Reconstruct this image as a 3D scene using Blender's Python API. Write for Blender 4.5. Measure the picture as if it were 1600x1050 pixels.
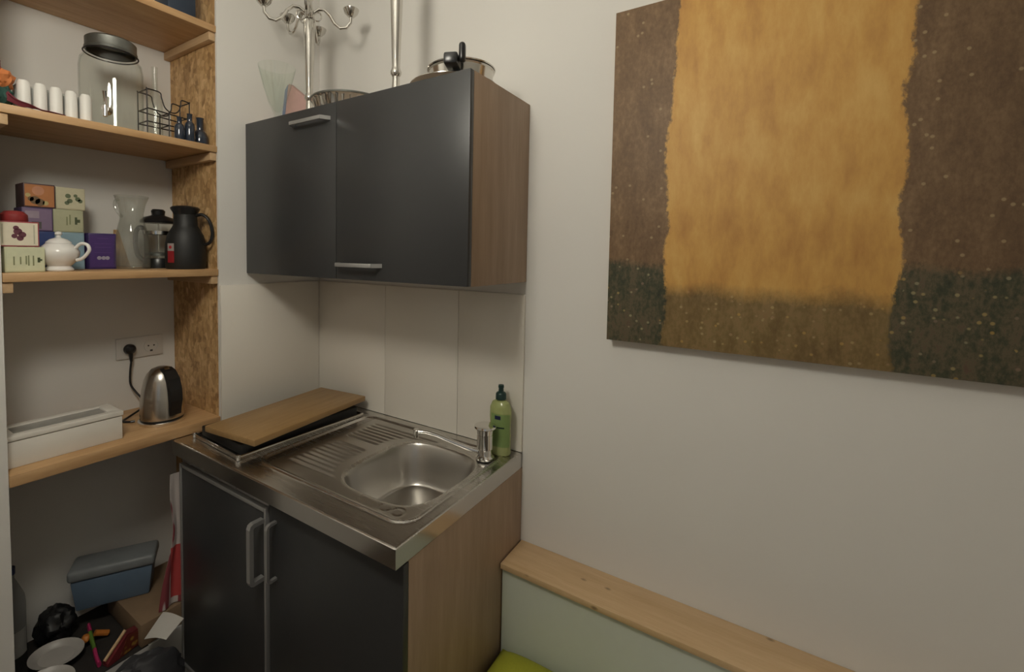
import bpy, bmesh, math, random
import numpy as np
from mathutils import Vector, Matrix

random.seed(7)
for o in list(bpy.data.objects):
    bpy.data.objects.remove(o)
SC = bpy.context.scene
COL = SC.collection

# ------------------------------------------------------------------ camera
cd = bpy.data.cameras.new('camera')
cam = bpy.data.objects.new('camera', cd)
COL.objects.link(cam)
R_ = Vector((0.83231861, 0.55408683, 0.01528134))
U_ = Vector((-0.03962971, 0.03198603, 0.99870235))
F_ = Vector((-0.55287903, 0.83184414, -0.04858087))
m = Matrix((R_, U_, -F_)).transposed().to_4x4()
m.translation = Vector((1.6536, -1.3212, 1.496))
cam.matrix_world = m
cd.sensor_width = 36.0
cd.lens = 722.44 / 1600 * 36
cd.shift_x = (800 - 730.47) / 1600
cd.shift_y = -(525 - 431.39) / 1600
cd.clip_start = 0.02
SC.camera = cam

# ------------------------------------------------------------------ world, lights, exposure
SC.view_settings.view_transform = 'Standard'
SC.view_settings.look = 'None'
SC.view_settings.gamma = 1.0
SC.view_settings.use_curve_mapping = False
SC.view_settings.exposure = 0.0
w = bpy.data.worlds.new('world')
SC.world = w
w.use_nodes = True
w.node_tree.nodes['Background'].inputs[0].default_value = (0.30, 0.36, 0.45, 1)
w.node_tree.nodes['Background'].inputs[1].default_value = 0.05
LAMP_L = 37.5
LAMP_C = (1.0, 0.95, 0.82)
LAMP_P = (0.99, -1.31, 2.24)
ld = bpy.data.lights.new('window_daylight', 'AREA')
ld.shape = 'RECTANGLE'
ld.size, ld.size_y = 0.9, 1.1
ld.color = (0.74, 0.85, 1.0)
ld.energy = 0.8
lo = bpy.data.objects.new('window_daylight', ld)
COL.objects.link(lo)
lo.location = (2.5, -2.88, 1.5)
lo.rotation_euler = (math.radians(90), 0, 0)      # shines into the room (+Y)


# ------------------------------------------------------------------ materials
def new_mat(name):
    mt = bpy.data.materials.new(name)
    mt.use_nodes = True
    return mt, mt.node_tree, mt.node_tree.nodes['Principled BSDF']


def node(nt, typ, ins=None, **kw):
    n = nt.nodes.new(typ)
    for k, v in kw.items():
        setattr(n, k, v)
    if ins:
        for k, v in ins.items():
            s = n.inputs[k]
            if hasattr(v, 'bl_idname') and 'Socket' in v.bl_idname:
                nt.links.new(v, s)
            else:
                s.default_value = v
    return n


def math_(nt, op, a, b=None, c=None, clamp=False):
    d = {0: a}
    if b is not None: d[1] = b
    if c is not None: d[2] = c
    n = node(nt, 'ShaderNodeMath', d, operation=op)
    n.use_clamp = clamp
    return n.outputs[0]


def mixc(nt, f, a, b):
    n = nt.nodes.new('ShaderNodeMix')
    n.data_type = 'RGBA'
    for k, v in ((0, f), (6, a), (7, b)):
        if hasattr(v, 'bl_idname'):
            nt.links.new(v, n.inputs[k])
        else:
            n.inputs[k].default_value = v if k == 0 else (*v, 1)
    return n.outputs[2]


def ramp(nt, fac, stops):
    n = nt.nodes.new('ShaderNodeValToRGB')
    e = n.color_ramp.elements
    while len(e) < len(stops):
        e.new(0.5)
    for el, (p, c) in zip(e, stops):
        el.position = p
        el.color = (*c, 1) if len(c) == 3 else c
    nt.links.new(fac, n.inputs[0])
    return n.outputs[0]


def coords(nt, scale=(1, 1, 1), rot=(0, 0, 0)):
    tc = nt.nodes.new('ShaderNodeTexCoord')
    mp = node(nt, 'ShaderNodeMapping', {0: tc.outputs['Object'], 2: rot, 3: scale})
    return mp.outputs[0]


def noise(nt, vec, scale, detail=3, rough=0.5):
    return node(nt, 'ShaderNodeTexNoise', {'Vector': vec, 'Scale': scale, 'Detail': detail, 'Roughness': rough}).outputs[0]


def bump(nt, b, h, strength, dist=0.002):
    n = node(nt, 'ShaderNodeBump', {'Height': h, 'Strength': strength, 'Distance': dist})
    nt.links.new(n.outputs[0], b.inputs['Normal'])


def plain(name, c, rough=0.5, metal=0.0, var=0.08, nscale=30, bmp=0.0, spec=0.5, coat=0.0):
    mt, nt, b = new_mat(name)
    v = coords(nt)
    n = noise(nt, v, nscale)
    c0 = tuple(x * (1 - var) for x in c)
    c1 = tuple(min(1, x * (1 + var)) for x in c)
    nt.links.new(mixc(nt, n, c0, c1), b.inputs['Base Color'])
    b.inputs['Roughness'].default_value = rough
    b.inputs['Metallic'].default_value = metal
    b.inputs['Specular IOR Level'].default_value = spec
    b.inputs['Coat Weight'].default_value = coat
    if bmp:
        bump(nt, b, n, bmp)
    return mt


def wood(name, dark, light, axis='y', rough=0.5, knots=0.0, fine=1.0):
    mt, nt, b = new_mat(name)
    s = {'x': (1.2, 14, 14), 'y': (14, 1.2, 14), 'z': (14, 14, 1.2)}[axis]
    v = coords(nt, s)
    n1 = noise(nt, v, 2.2 * fine, 5, 0.6)
    n2 = noise(nt, v, 9 * fine, 3, 0.7)
    f = math_(nt, 'ADD', math_(nt, 'MULTIPLY', n1, 0.7), math_(nt, 'MULTIPLY', n2, 0.3))
    c = ramp(nt, f, [(0.30, dark), (0.5, tuple((a + q) / 2 for a, q in zip(dark, light))), (0.68, light)])
    if knots:
        vk = coords(nt, {'x': (0.55, 1, 1), 'y': (1, 0.55, 1), 'z': (1, 1, 0.55)}[axis])
        vo = node(nt, 'ShaderNodeTexVoronoi', {'Vector': vk, 'Scale': knots}).outputs['Distance']
        k = ramp(nt, vo, [(0.03, (1, 1, 1)), (0.085, (0, 0, 0))])
        c = mixc(nt, math_(nt, 'MULTIPLY', k, 0.75), c, tuple(x * 0.3 for x in dark))
    nt.links.new(c, b.inputs['Base Color'])
    b.inputs['Roughness'].default_value = rough
    bump(nt, b, f, 0.15, 0.001)
    return mt


def osb(name):
    mt, nt, b = new_mat(name)
    v = coords(nt, (1, 1, 0.45), (0.0, 0.5, 0.2))
    wv = node(nt, 'ShaderNodeMix', {0: 0.06}, data_type='VECTOR')
    nt.links.new(v, wv.inputs[4])
    nn = node(nt, 'ShaderNodeTexNoise', {'Vector': v, 'Scale': 9.0})
    nt.links.new(nn.outputs['Color'], wv.inputs[5])
    vo = node(nt, 'ShaderNodeTexVoronoi', {'Vector': wv.outputs[1], 'Scale': 46.0})
    vo2 = node(nt, 'ShaderNodeTexVoronoi', {'Vector': coords(nt, (1, 1.7, 0.8), (0.5, -0.6, 0.0)), 'Scale': 75.0})
    sep = node(nt, 'ShaderNodeSeparateColor', {0: vo.outputs['Color']})
    sep2 = node(nt, 'ShaderNodeSeparateColor', {0: vo2.outputs['Color']})
    gr = noise(nt, coords(nt, (40, 40, 5)), 3, 3)
    f = math_(nt, 'ADD', math_(nt, 'ADD', math_(nt, 'MULTIPLY', sep.outputs[0], 0.38), math_(nt, 'MULTIPLY', sep2.outputs[0], 0.32)), math_(nt, 'MULTIPLY', gr, 0.3))
    c = ramp(nt, f, [(0.18, (0.30, 0.165, 0.065)), (0.5, (0.52, 0.315, 0.135)), (0.82, (0.72, 0.49, 0.25))])
    nt.links.new(c, b.inputs['Base Color'])
    b.inputs['Roughness'].default_value = 0.55
    bump(nt, b, f, 0.25, 0.001)
    return mt


def wallmat(name, c):
    mt, nt, b = new_mat(name)
    v = coords(nt)
    n = noise(nt, v, 60, 4, 0.6)
    n2 = noise(nt, v, 2.2, 3)
    nt.links.new(mixc(nt, n2, tuple(x * 0.965 for x in c), c), b.inputs['Base Color'])
    b.inputs['Roughness'].default_value = 0.75
    bump(nt, b, n, 0.12, 0.002)
    return mt


def steel(name, c=(0.60, 0.58, 0.55), rough=0.26, brush=(3, 90, 90), amt=0.12):
    mt, nt, b = new_mat(name)
    v = coords(nt, brush)
    n = noise(nt, v, 4, 3)
    b.inputs['Metallic'].default_value = 1.0
    b.inputs['Base Color'].default_value = (*c, 1)
    nt.links.new(math_(nt, 'ADD', math_(nt, 'MULTIPLY', n, amt), rough - amt / 2), b.inputs['Roughness'])
    return mt


def glass(name, c=(0.97, 0.98, 0.97), edge=(0.55, 0.58, 0.55), cloud=0.0):
    """thin-walled glass: clear face-on, darker and shinier towards the rim of the shape"""
    mt = bpy.data.materials.new(name)
    mt.use_nodes = True
    nt = mt.node_tree
    nt.nodes.remove(nt.nodes['Principled BSDF'])
    out = nt.nodes['Material Output']
    fc = node(nt, 'ShaderNodeLayerWeight', {'Blend': 0.35}).outputs['Facing']
    f3 = math_(nt, 'POWER', fc, 5.0)
    n = noise(nt, coords(nt), 14)
    tr = node(nt, 'ShaderNodeBsdfTransparent', {0: mixc(nt, f3, c, edge)})
    last = tr.outputs[0]
    if cloud:
        df = node(nt, 'ShaderNodeBsdfDiffuse', {0: (0.62, 0.63, 0.60, 1)})
        tl = node(nt, 'ShaderNodeBsdfTranslucent', {0: (0.62, 0.63, 0.60, 1)})
        dm = node(nt, 'ShaderNodeMixShader', {0: 0.5, 1: df.outputs[0], 2: tl.outputs[0]})
        last = node(nt, 'ShaderNodeMixShader', {0: math_(nt, 'MULTIPLY_ADD', n, cloud, cloud * 0.5), 1: last, 2: dm.outputs[0]}).outputs[0]
    gl = node(nt, 'ShaderNodeBsdfGlossy', {0: (0.95, 0.95, 0.95, 1), 1: 0.04})
    fr = math_(nt, 'MULTIPLY_ADD', math_(nt, 'POWER', fc, 5.0), 0.35, 0.035)
    ms = node(nt, 'ShaderNodeMixShader', {0: fr, 1: last, 2: gl.outputs[0]})
    nt.links.new(ms.outputs[0], out.inputs[0])
    return mt


M = {}
M['wall'] = wallmat('wall_paint', (0.73, 0.71, 0.675))
M['tile'] = plain('glazed_tile', (0.76, 0.72, 0.65), 0.32, var=0.015, nscale=5)
M['grout'] = plain('grout', (0.68, 0.64, 0.57), 0.85)
M['ceil'] = wallmat('ceiling_paint', (0.78, 0.77, 0.74))
M['floor'] = wood('floor_laminate', (0.05, 0.035, 0.025), (0.09, 0.065, 0.045), 'y', 0.4)
M['pine'] = wood('pine_board', (0.44, 0.25, 0.11), (0.62, 0.40, 0.205), 'y', 0.5, knots=3.0)
M['pine_x'] = wood('pine_batten', (0.45, 0.28, 0.14), (0.62, 0.43, 0.25), 'x', 0.55)
M['ledge'] = wood('ledge_pine', (0.50, 0.33, 0.175), (0.64, 0.46, 0.27), 'x', 0.45, knots=13.0)
M['bamboo'] = wood('bamboo_board', (0.27, 0.155, 0.058), (0.37, 0.23, 0.10), 'y', 0.4, fine=1.4)
M['osb'] = osb('osb')
M['oak'] = wood('oak_laminate', (0.29, 0.195, 0.125), (0.40, 0.28, 0.19), 'z', 0.5)
M['black'] = plain('matt_charcoal_laminate', (0.034, 0.0345, 0.036), 0.36, var=0.05)
M['carcass'] = plain('carcass_board', (0.42, 0.34, 0.27), 0.6)
M['steel'] = steel('brushed_steel')
M['steel_basin'] = steel('basin_steel', (0.55, 0.53, 0.50), 0.30, (1, 1, 1), 0.03)
M['kettle_steel'] = steel('satin_steel', (0.55, 0.52, 0.48), 0.24, (1, 1, 1), 0.02)
M['steel_lip'] = steel('bright_steel', rough=0.16, amt=0.06)
M['chrome'] = steel('chrome', (0.78, 0.77, 0.75), 0.08, (1, 1, 1), 0.02)
M['silver'] = steel('polished_silver', (0.66, 0.64, 0.60), 0.17, (1, 1, 1), 0.05)
M['alu'] = plain('aluminium_grey', (0.40, 0.395, 0.39), 0.35, 0.6, 0.04)
M['galv'] = plain('zinc_lid', (0.20, 0.205, 0.19), 0.4, 0.8, 0.2, 60)
M['blackplastic'] = plain('black_plastic', (0.012, 0.012, 0.013), 0.28, var=0.05)
M['blackmatt'] = plain('black_matt', (0.010, 0.010, 0.010), 0.55, var=0.1)
M['wire'] = plain('dark_wire', (0.025, 0.022, 0.022), 0.45, 0.5)
M['glass'] = glass('clear_glass')
M['glass_g'] = glass('greenish_glass', (0.975, 0.99, 0.975), (0.62, 0.69, 0.63))
M['frost'] = glass('cloudy_glass', (0.965, 0.97, 0.955), (0.62, 0.64, 0.61), 0.13)
M['pet'] = glass('grey_bottle_plastic', (0.78, 0.79, 0.80), (0.45, 0.46, 0.47), 0.08)

M['blueglass'] = plain('dark_blue_glass', (0.020, 0.028, 0.045), 0.08, var=0.1, coat=0.5)
M['porcelain'] = plain('white_porcelain', (0.78, 0.76, 0.73), 0.14, var=0.01)
M['whitebox'] = plain('white_painted_wood', (0.74, 0.71, 0.65), 0.5, var=0.02)
M['whiteplastic'] = plain('white_plastic', (0.66, 0.63, 0.59), 0.35, var=0.01)
M['benchpanel'] = plain('pale_green_panel', (0.58, 0.62, 0.56), 0.5, var=0.02)
M['cushion'] = plain('lime_fabric', (0.36, 0.37, 0.025), 0.85, var=0.12, nscale=200, bmp=0.3)
M['red'] = plain('red_print', (0.50, 0.035, 0.045), 0.45, var=0.15)
M['tinred'] = plain('dull_red_tin', (0.26, 0.03, 0.03), 0.45, var=0.15)
M['black_card'] = plain('dark_print', (0.05, 0.045, 0.04), 0.6)


# ------------------------------------------------------------------ mesh builder
class MB:
    def __init__(self):
        self.bm = bmesh.new()

    def _merge(self, b2, mat=None):
        if mat is not None:
            bmesh.ops.transform(b2, matrix=mat, verts=b2.verts)
        me = bpy.data.meshes.new('tmp')
        b2.to_mesh(me)
        b2.free()
        self.bm.from_mesh(me)
        bpy.data.meshes.remove(me)
        return self

    def box(self, x0, y0, z0, x1, y1, z1, bev=0.0, seg=2, mat=None):
        b = bmesh.new()
        bmesh.ops.create_cube(b, size=1)
        for v in b.verts:
            v.co = Vector((x0 + (v.co.x + .5) * (x1 - x0), y0 + (v.co.y + .5) * (y1 - y0), z0 + (v.co.z + .5) * (z1 - z0)))
        if bev:
            bmesh.ops.bevel(b, geom=list(b.edges), offset=bev, segments=seg, profile=0.5, affect='EDGES')
        return self._merge(b, mat)

    def lathe(self, prof, n=32, c=(0, 0, 0), mat=None, lobes=0, amp=0.0, sx=1.0, sy=1.0, close=False):
        b = bmesh.new()
        rings = []
        for r, z in prof:
            if r < 1e-6:
                rings.append([b.verts.new((c[0], c[1], c[2] + z))])
            else:
                ring = []
                for i in range(n):
                    a = 2 * math.pi * i / n
                    rr = r * (1 + (amp * math.cos(lobes * a) if lobes else 0))
                    ring.append(b.verts.new((c[0] + sx * rr * math.cos(a), c[1] + sy * rr * math.sin(a), c[2] + z)))
                rings.append(ring)
        prs = list(zip(rings, rings[1:]))
        if close: prs.append((rings[-1], rings[0]))
        for A, B in prs:
            for i in range(n):
                j = (i + 1) % n
                if len(A) == 1 and len(B) == 1: continue
                if len(A) == 1: b.faces.new((A[0], B[j], B[i]))
                elif len(B) == 1: b.faces.new((A[i], A[j], B[0]))
                else: b.faces.new((A[i], A[j], B[j], B[i]))
        bmesh.ops.recalc_face_normals(b, faces=b.faces)
        return self._merge(b, mat)

    def tube(self, pts, r, n=10, closed=False, mat=None, flat=1.0):
        pts = [Vector(p) for p in pts]
        rs = r if isinstance(r, (list, tuple)) else [r] * len(pts)
        b = bmesh.new()
        N = len(pts)
        rings = []
        prev = None
        for i, p in enumerate(pts):
            a = pts[(i - 1) % N] if (closed or i > 0) else p
            q = pts[(i + 1) % N] if (closed or i < N - 1) else p
            t = (q - a).normalized()
            if prev is None:
                u = t.orthogonal().normalized()
                if abs(t.z) < 0.9:
                    u = (Vector((0, 0, 1)) - t * t.z).normalized()
            else:
                u = (prev - t * prev.dot(t)).normalized()
            prev = u
            v = t.cross(u)
            rings.append([b.verts.new(p + rs[i] * (math.cos(2 * math.pi * k / n) * u + flat * math.sin(2 * math.pi * k / n) * v)) for k in range(n)])
        prs = list(zip(rings, rings[1:]))
        if closed: prs.append((rings[-1], rings[0]))
        for A, B in prs:
            for k in range(n):
                j = (k + 1) % n
                b.faces.new((A[k], A[j], B[j], B[k]))
        if not closed:
            b.faces.new(rings[0][::-1])
            b.faces.new(rings[-1])
        bmesh.ops.recalc_face_normals(b, faces=b.faces)
        return self._merge(b, mat)

    def prism(self, pts, off, bev=0.0, mat=None):
        b = bmesh.new()
        A = [b.verts.new(p) for p in pts]
        B = [b.verts.new(Vector(p) + Vector(off)) for p in pts]
        n = len(A)
        b.faces.new(A[::-1])
        b.faces.new(B)
        for i in range(n):
            j = (i + 1) % n
            b.faces.new((A[i], A[j], B[j], B[i]))
        bmesh.ops.recalc_face_normals(b, faces=b.faces)
        if bev:
            bmesh.ops.bevel(b, geom=list(b.edges), offset=bev, segments=2, profile=0.5, affect='EDGES')
        return self._merge(b, mat)

    def blob(self, c, s, seed=0, amp=0.2, freq=3.0, sub=4, flatbase=None):
        from mathutils import noise as mn
        b = bmesh.new()
        bmesh.ops.create_icosphere(b, subdivisions=sub, radius=1)
        for v in b.verts:
            k = 1 + amp * mn.noise(v.co * freq + Vector((seed * 7.1, 0, 0))) + amp * .5 * mn.noise(v.co * freq * 2.3 + Vector((0, seed * 3.3, 0)))
            v.co = Vector((c[0] + v.co.x * k * s[0], c[1] + v.co.y * k * s[1], c[2] + v.co.z * k * s[2]))
            if flatbase is not None and v.co.z < flatbase: v.co.z = flatbase
        return self._merge(b)

    def sheet(self, fn, nu, nv, thick=0.0015):
        """closed thin sheet from fn(u,v)->point, thickness along z"""
        b = bmesh.new()
        T = [[b.verts.new(fn(i / nu, j / nv)) for j in range(nv + 1)] for i in range(nu + 1)]
        for i in range(nu):
            for j in range(nv):
                b.faces.new((T[i][j], T[i + 1][j], T[i + 1][j + 1], T[i][j + 1]))
        bmesh.ops.recalc_face_normals(b, faces=b.faces)
        bmesh.ops.solidify(b, geom=list(b.faces), thickness=thick)
        return self._merge(b)

    def build(self, name, mat, parent=None, angle=35):
        me = bpy.data.meshes.new(name)
        self.bm.to_mesh(me)
        self.bm.free()
        o = bpy.data.objects.new(name, me)
        COL.objects.link(o)
        me.materials.append(M[mat] if isinstance(mat, str) else mat)
        me.polygons.foreach_set('use_smooth', [True] * len(me.polygons))
        me.set_sharp_from_angle(angle=math.radians(angle))
        if parent: o.parent = parent
        return o


def tag(o, label=None, cat=None, group=None, kind=None):
    if label: o['label'] = label
    if cat: o['category'] = cat
    if group: o['group'] = group
    if kind: o['kind'] = kind
    return o


def thing(name, label, cat, loc=(0, 0, 0), rz=0.0, group=None):
    o = bpy.data.objects.new(name, None)
    o.empty_display_size = 0.05
    COL.objects.link(o)
    o.location = loc
    o.rotation_euler = (0, 0, math.radians(rz))
    return tag(o, label, cat, group)


def struct(name, mb, mat, label=None):
    o = mb.build(name, mat)
    return tag(o, label, None, None, 'structure')


def arc(c, r, a0, a1, n, ax='xz'):
    out = []
    for i in range(n + 1):
        a = math.radians(a0 + (a1 - a0) * i / n)
        p, q = r * math.cos(a), r * math.sin(a)
        out.append({'xz': (c[0] + p, c[1], c[2] + q), 'xy': (c[0] + p, c[1] + q, c[2]), 'yz': (c[0], c[1] + p, c[2] + q)}[ax])
    return out


# ------------------------------------------------------------------ the room
RX, RY, RZ = 3.1, -3.0, 2.75          # room from (0, RY) to (RX, 0)
NB, NY0, NY1 = -0.34, -0.996, -0.4384  # niche back, near side, far side
NF = 0.20                              # raised floor of the niche

wb = struct('wall_back', MB().box(-0.5, 0.0, 0, RX + .1, 0.12, RZ), 'wall', 'off-white painted wall behind the sink and the picture')
mb = MB()
mb.box(-0.5, -0.4264, 0, -0.01, -0.0005, RZ)                 # far of the niche
mb.box(-0.01, NY1, 0, 0.0, -0.0005, RZ)                      # plaster skin
mb.box(-0.5, RY, 0, 0.0, NY0, RZ)                            # near of the niche
mb.box(-0.5, NY0, 0, NB, -0.4264, RZ)                        # niche back
mb.box(NB, NY0, 0, -0.002, -0.4266, NF)                      # raised niche floor
mb.box(NB, NY0, 2.62, 0.0, -0.4266, RZ)                      # lintel
wl = struct('wall_left', mb, 'wall', 'off-white wall with the open shelf niche')
struct('wall_right', MB().box(RX, RY, 0, RX + .12, 0, RZ), 'wall')
mb = MB()
mb.box(-0.5, RY - .12, 0, 2.0, RY, RZ)
mb.box(3.0, RY - .12, 0, RX + .12, RY, RZ)
mb.box(2.0, RY - .12, 0, 3.0, RY, 0.9)
mb.box(2.0, RY - .12, 2.1, 3.0, RY, RZ)
struct('wall_front', mb, 'wall')
mb = MB()
for a in ((2.0, 0.9, 2.05, 2.1), (2.95, 0.9, 3.0, 2.1), (2.05, 0.9, 2.95, 0.95), (2.05, 2.05, 2.95, 2.1), (2.475, 0.95, 2.525, 2.05)):
    mb.box(a[0], RY - .09, a[1], a[2], RY - .04, a[3], 0.004)
wn = struct('window_1', mb, 'whiteplastic')
MB().box(2.05, RY - .07, 0.95, 2.475, RY - .064, 2.05).build('pane', 'glass', wn)
MB().box(2.525, RY - .07, 0.95, 2.95, RY - .064, 2.05).build('pane', 'glass', wn)
struct('floor', MB().box(-0.5, RY, -0.1, RX + .1, 0, 0), 'floor')
struct('ceiling', MB().box(-0.5, RY - .12, RZ, RX + .12, 0.12, RZ + .1), 'ceil')
dr = struct('reflection_door', MB().box(0.55, RY, 0.0, 1.4, RY + .04, 2.05, 0.004), 'oak')  # unseen brown door, added to give the steel something to reflect
MB().tube([(1.32, RY + .04, 1.0), (1.32, RY + .09, 1.0), (1.22, RY + .09, 1.0)], 0.01).build('handle', 'chrome', dr)

# tiles: splash-back on the back wall and on the left wall beside it
ZT, ZQ = 0.86, 1.3685
for x0, x1 in ((0.002, 0.4005), (0.4005, 0.7465), (0.7465, 1.0)):
    MB().box(x0 + .0006, -0.0095, ZT + .001, x1 - .0006, -0.0008, ZQ, 0.0012).build('tile', 'tile', wb)
MB().box(0.0105, -0.0045, ZT + .001, 0.9995, -0.0003, ZQ - .001).build('grout', 'grout', wb)
for y0, y1 in ((-0.4375, -0.0103),):
    MB().box(0.0008, y0, ZT + .001, 0.0095, y1, ZQ, 0.0012).build('tile', 'tile', wl)
MB().box(0.0003, -0.435, ZT + .001, 0.0045, -0.0106, ZQ - .001).build('grout', 'grout', wl)

# OSB side panel of the niche
p = MB().box(NB + .001, NY1, NF + .001, -0.0102, NY1 + .0115, 2.615).build('side_panel', 'osb')
tag(p, 'tall OSB chipboard panel lining the right side of the shelf niche', 'panel')

# ------------------------------------------------------------------ shelves
def shelf(z0, z1, xf, label, cleats=True):
    t = thing('shelf', label, 'shelf', (NB + .001, (NY0 + NY1) / 2, z0), 0, 'pine shelves in the niche')
    L = (NY1 - NY0) / 2 - .001
    MB().box(0, -L, 0, xf - NB - .001, L, z1 - z0, 0.0025).build('board', 'pine', t)
    if cleats:
        for s in (-1, 1):
            mb = MB()
            y0, y1 = sorted((s * L, s * (L - .022)))
            mb.box(0.001, y0, -0.0285, 0.332, y1, -0.0005, 0.002)
            mb.build('batten', 'pine_x', t)
    return t
shelf(0.861, 0.894, 0.004, 'lowest pine shelf in the niche, carrying the kettle and white box', False)
shelf(1.403, 1.427, 0.0, 'pine shelf carrying the tea boxes, teapot and black jug')
shelf(1.838, 1.861, 0.0, 'pine shelf carrying the big glass jar and wire rack')
shelf(2.251, 2.275, 0.0, 'topmost pine shelf, cut off by the upper edge of the photo')

# ------------------------------------------------------------------ wall cabinet
C0, C1 = 1.4095, 1.9606
wc = thing('wall_cabinet', 'charcoal two-door wall cabinet with oak sides above the sink', 'cabinet', (0, 0, C0))
H = C1 - C0
mb = MB()
mb.box(0.006, -0.32, 0, 0.022, -0.001, H)
mb.box(0.022, -0.32, 0, 0.984, -0.001, 0.016)
mb.box(0.022, -0.32, H - .016, 0.984, -0.001, H)
mb.box(0.022, -0.006, 0.016, 0.984, -0.001, H - .016)
mb.build('body', 'carcass', wc)
MB().box(0.984, -0.32, 0, 1.0, -0.001, H, 0.0008).build('side_panel', 'oak', wc)
MB().box(0.945, -0.04, 0.02, 0.95, -0.03, 0.03).build('bracket', 'alu', wc)
for k, (x0, x1, hx, hz) in enumerate(((0.006, 0.5015, 0.305, 1.914 - C0), (0.5035, 1.0, 0.530, 1.456 - C0))):
    d = MB().box(x0, -0.338, 0.001, x1, -0.3205, H, 0.0012).build('door', 'black', wc)
    W = 0.155
    mb = MB()
    mb.box(hx, -0.368, hz - .006, hx + W, -0.362, hz + .006, 0.0015)
    mb.prism([(hx, -0.366, hz - .006), (hx + .006, -0.362, hz - .006), (hx - .008, -0.3385, hz - .006), (hx - .016, -0.3385, hz - .006)], (0, 0, .012))
    mb.prism([(hx + W, -0.366, hz - .006), (hx + W - .006, -0.362, hz - .006), (hx + W + .008, -0.3385, hz - .006), (hx + W + .016, -0.3385, hz - .006)], (0, 0, .012))
    mb.build('handle', 'alu', d)

# ------------------------------------------------------------------ base units
FR = thing('fridge', 'black under-counter fridge with a grey frame, left of the sink cabinet', 'fridge', (0.0, 0, 0))
mb = MB()
mb.box(0.003, -0.545, 0.03, 0.498, -0.03, 0.808, 0.003)
mb.build('body', 'blackmatt', FR)
for x in (0.05, 0.45):
    for y in (-0.5, -0.08):
        MB().lathe([(0, 0), (0.018, 0), (0.014, 0.029), (0, 0.029)], 12, (x, y, 0)).build('foot', 'blackplastic', FR)
d = MB().box(0.012, -0.578, 0.075, 0.488, -0.5455, 0.762, 0.002).build('door', 'black', FR)
mb = MB()
mb.box(0.003, -0.582, 0.065, 0.0115, -0.5455, 0.775, 0.0015)
mb.box(0.4885, -0.582, 0.065, 0.497, -0.5455, 0.775, 0.0015)
mb.box(0.0118, -0.582, 0.7625, 0.4882, -0.5455, 0.775, 0.0015)
mb.box(0.0118, -0.582, 0.065, 0.4882, -0.5455, 0.0745, 0.0015)
mb.build('door_frame', 'alu', d)
mb = MB()
mb.box(0.003, -0.572, 0.778, 0.497, -0.5455, 0.79, 0.002)
for k in range(5):
    mb.box(0.05 + k * .09, -0.576, 0.781, 0.066 + k * .09, -0.5715, 0.793, 0.001)
mb.build('top_trim', 'alu', FR)
mb = MB()
hz0, hz1 = 0.568, 0.746
def stirrup(mb, x, y0, y1, za, zb, wdt, th):
    """square handle: mounts at y0, grip at y1"""
    pts = [(x, y0, zb), (x, y1 + .012, zb), (x, y1 + .004, zb - .004), (x, y1, zb - .014), (x, y1, za + .014), (x, y1 + .004, za + .004), (x, y1 + .012, za), (x, y0, za)]
    n = len(pts)
    inn = [(x, y0, zb - th), (x, y1 + .012 + th * .3, zb - th), (x, y1 + th, zb - th - .004), (x, y1 + th, zb - th - .012), (x, y1 + th, za + th + .012), (x, y1 + th, za + th + .004), (x, y1 + .012 + th * .3, za + th), (x, y0, za + th)]
    for i in range(n - 1):
        mb.prism([pts[i], pts[i + 1], inn[i + 1], inn[i]], (wdt, 0, 0))
stirrup(mb, 0.476, -0.5825, -0.626, hz0, hz1, 0.016, 0.012)
mb.build('handle', 'alu', d)

SK = thing('sink_cabinet', 'charcoal-fronted base cabinet with an oak side under the sink', 'cabinet', (0.5, 0, 0))
mb = MB()
mb.box(0.003, -0.556, 0.0, 0.019, -0.002, 0.811)
mb.box(0.019, -0.556, 0.08, 0.484, -0.002, 0.096)
mb.box(0.019, -0.014, 0.096, 0.484, -0.002, 0.811)
mb.box(0.019, -0.50, 0.0, 0.484, -0.49, 0.08)
mb.build('body', 'carcass', SK)
MB().box(0.484, -0.556, 0.0, 0.5, -0.002, 0.811, 0.0008).build('side_panel', 'oak', SK)
d = MB().box(0.003, -0.574, 0.085, 0.5, -0.5565, 0.808, 0.0012).build('door', 'black', SK)
mb = MB()
stirrup(mb, 0.030, -0.5745, -0.606, 0.585, 0.752, 0.010, 0.007)
mb.build('handle', 'alu', d)

# ------------------------------------------------------------------ steel worktop with sink
WT = thing('sink_worktop', 'stainless steel worktop with a pressed-in sink and ridged drainer', 'worktop', (0, 0, 0.812))
TH = 0.86 - 0.812
dx = 0.0028
xs = np.concatenate(([0.0005], np.arange(0.004, 0.997, dx), [1.0]))
ys = np.concatenate(([-0.6], np.arange(-0.597, -0.004, dx), [-0.0105]))
X, Y = np.meshgrid(xs, ys, indexing='ij')
def rr_sdf(X, Y, cx, cy, hx, hy, r):
    qx = np.abs(X - cx) - hx + r
    qy = np.abs(Y - cy) - hy + r
    return np.hypot(np.maximum(qx, 0), np.maximum(qy, 0)) + np.minimum(np.maximum(qx, qy), 0) - r
sm = lambda t: np.clip(t, 0, 1) ** 2 * (3 - 2 * np.clip(t, 0, 1))
Z = np.full_like(X, TH)
d1 = rr_sdf(X, Y, 0.662, -0.288, 0.302, 0.238, 0.05)
Z += 0.0045 * np.exp(-(d1 / 0.006) ** 2) - 0.0025 * sm(-d1 / 0.012)
BX, BY, BA, BB = 0.783, -0.293, 0.158, 0.178
NP = 3.4
q = (np.abs((X - BX) / BA) ** NP + np.abs((Y - BY) / BB) ** NP) ** (1 / NP)
t = (1.0 - q)
Z -= 0.128 * sm(t / 0.26) ** 0.8 + 0.006 * sm((t - .25) / .7)
Z -= 0.002 * np.exp(-(t / 0.03) ** 2)
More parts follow.
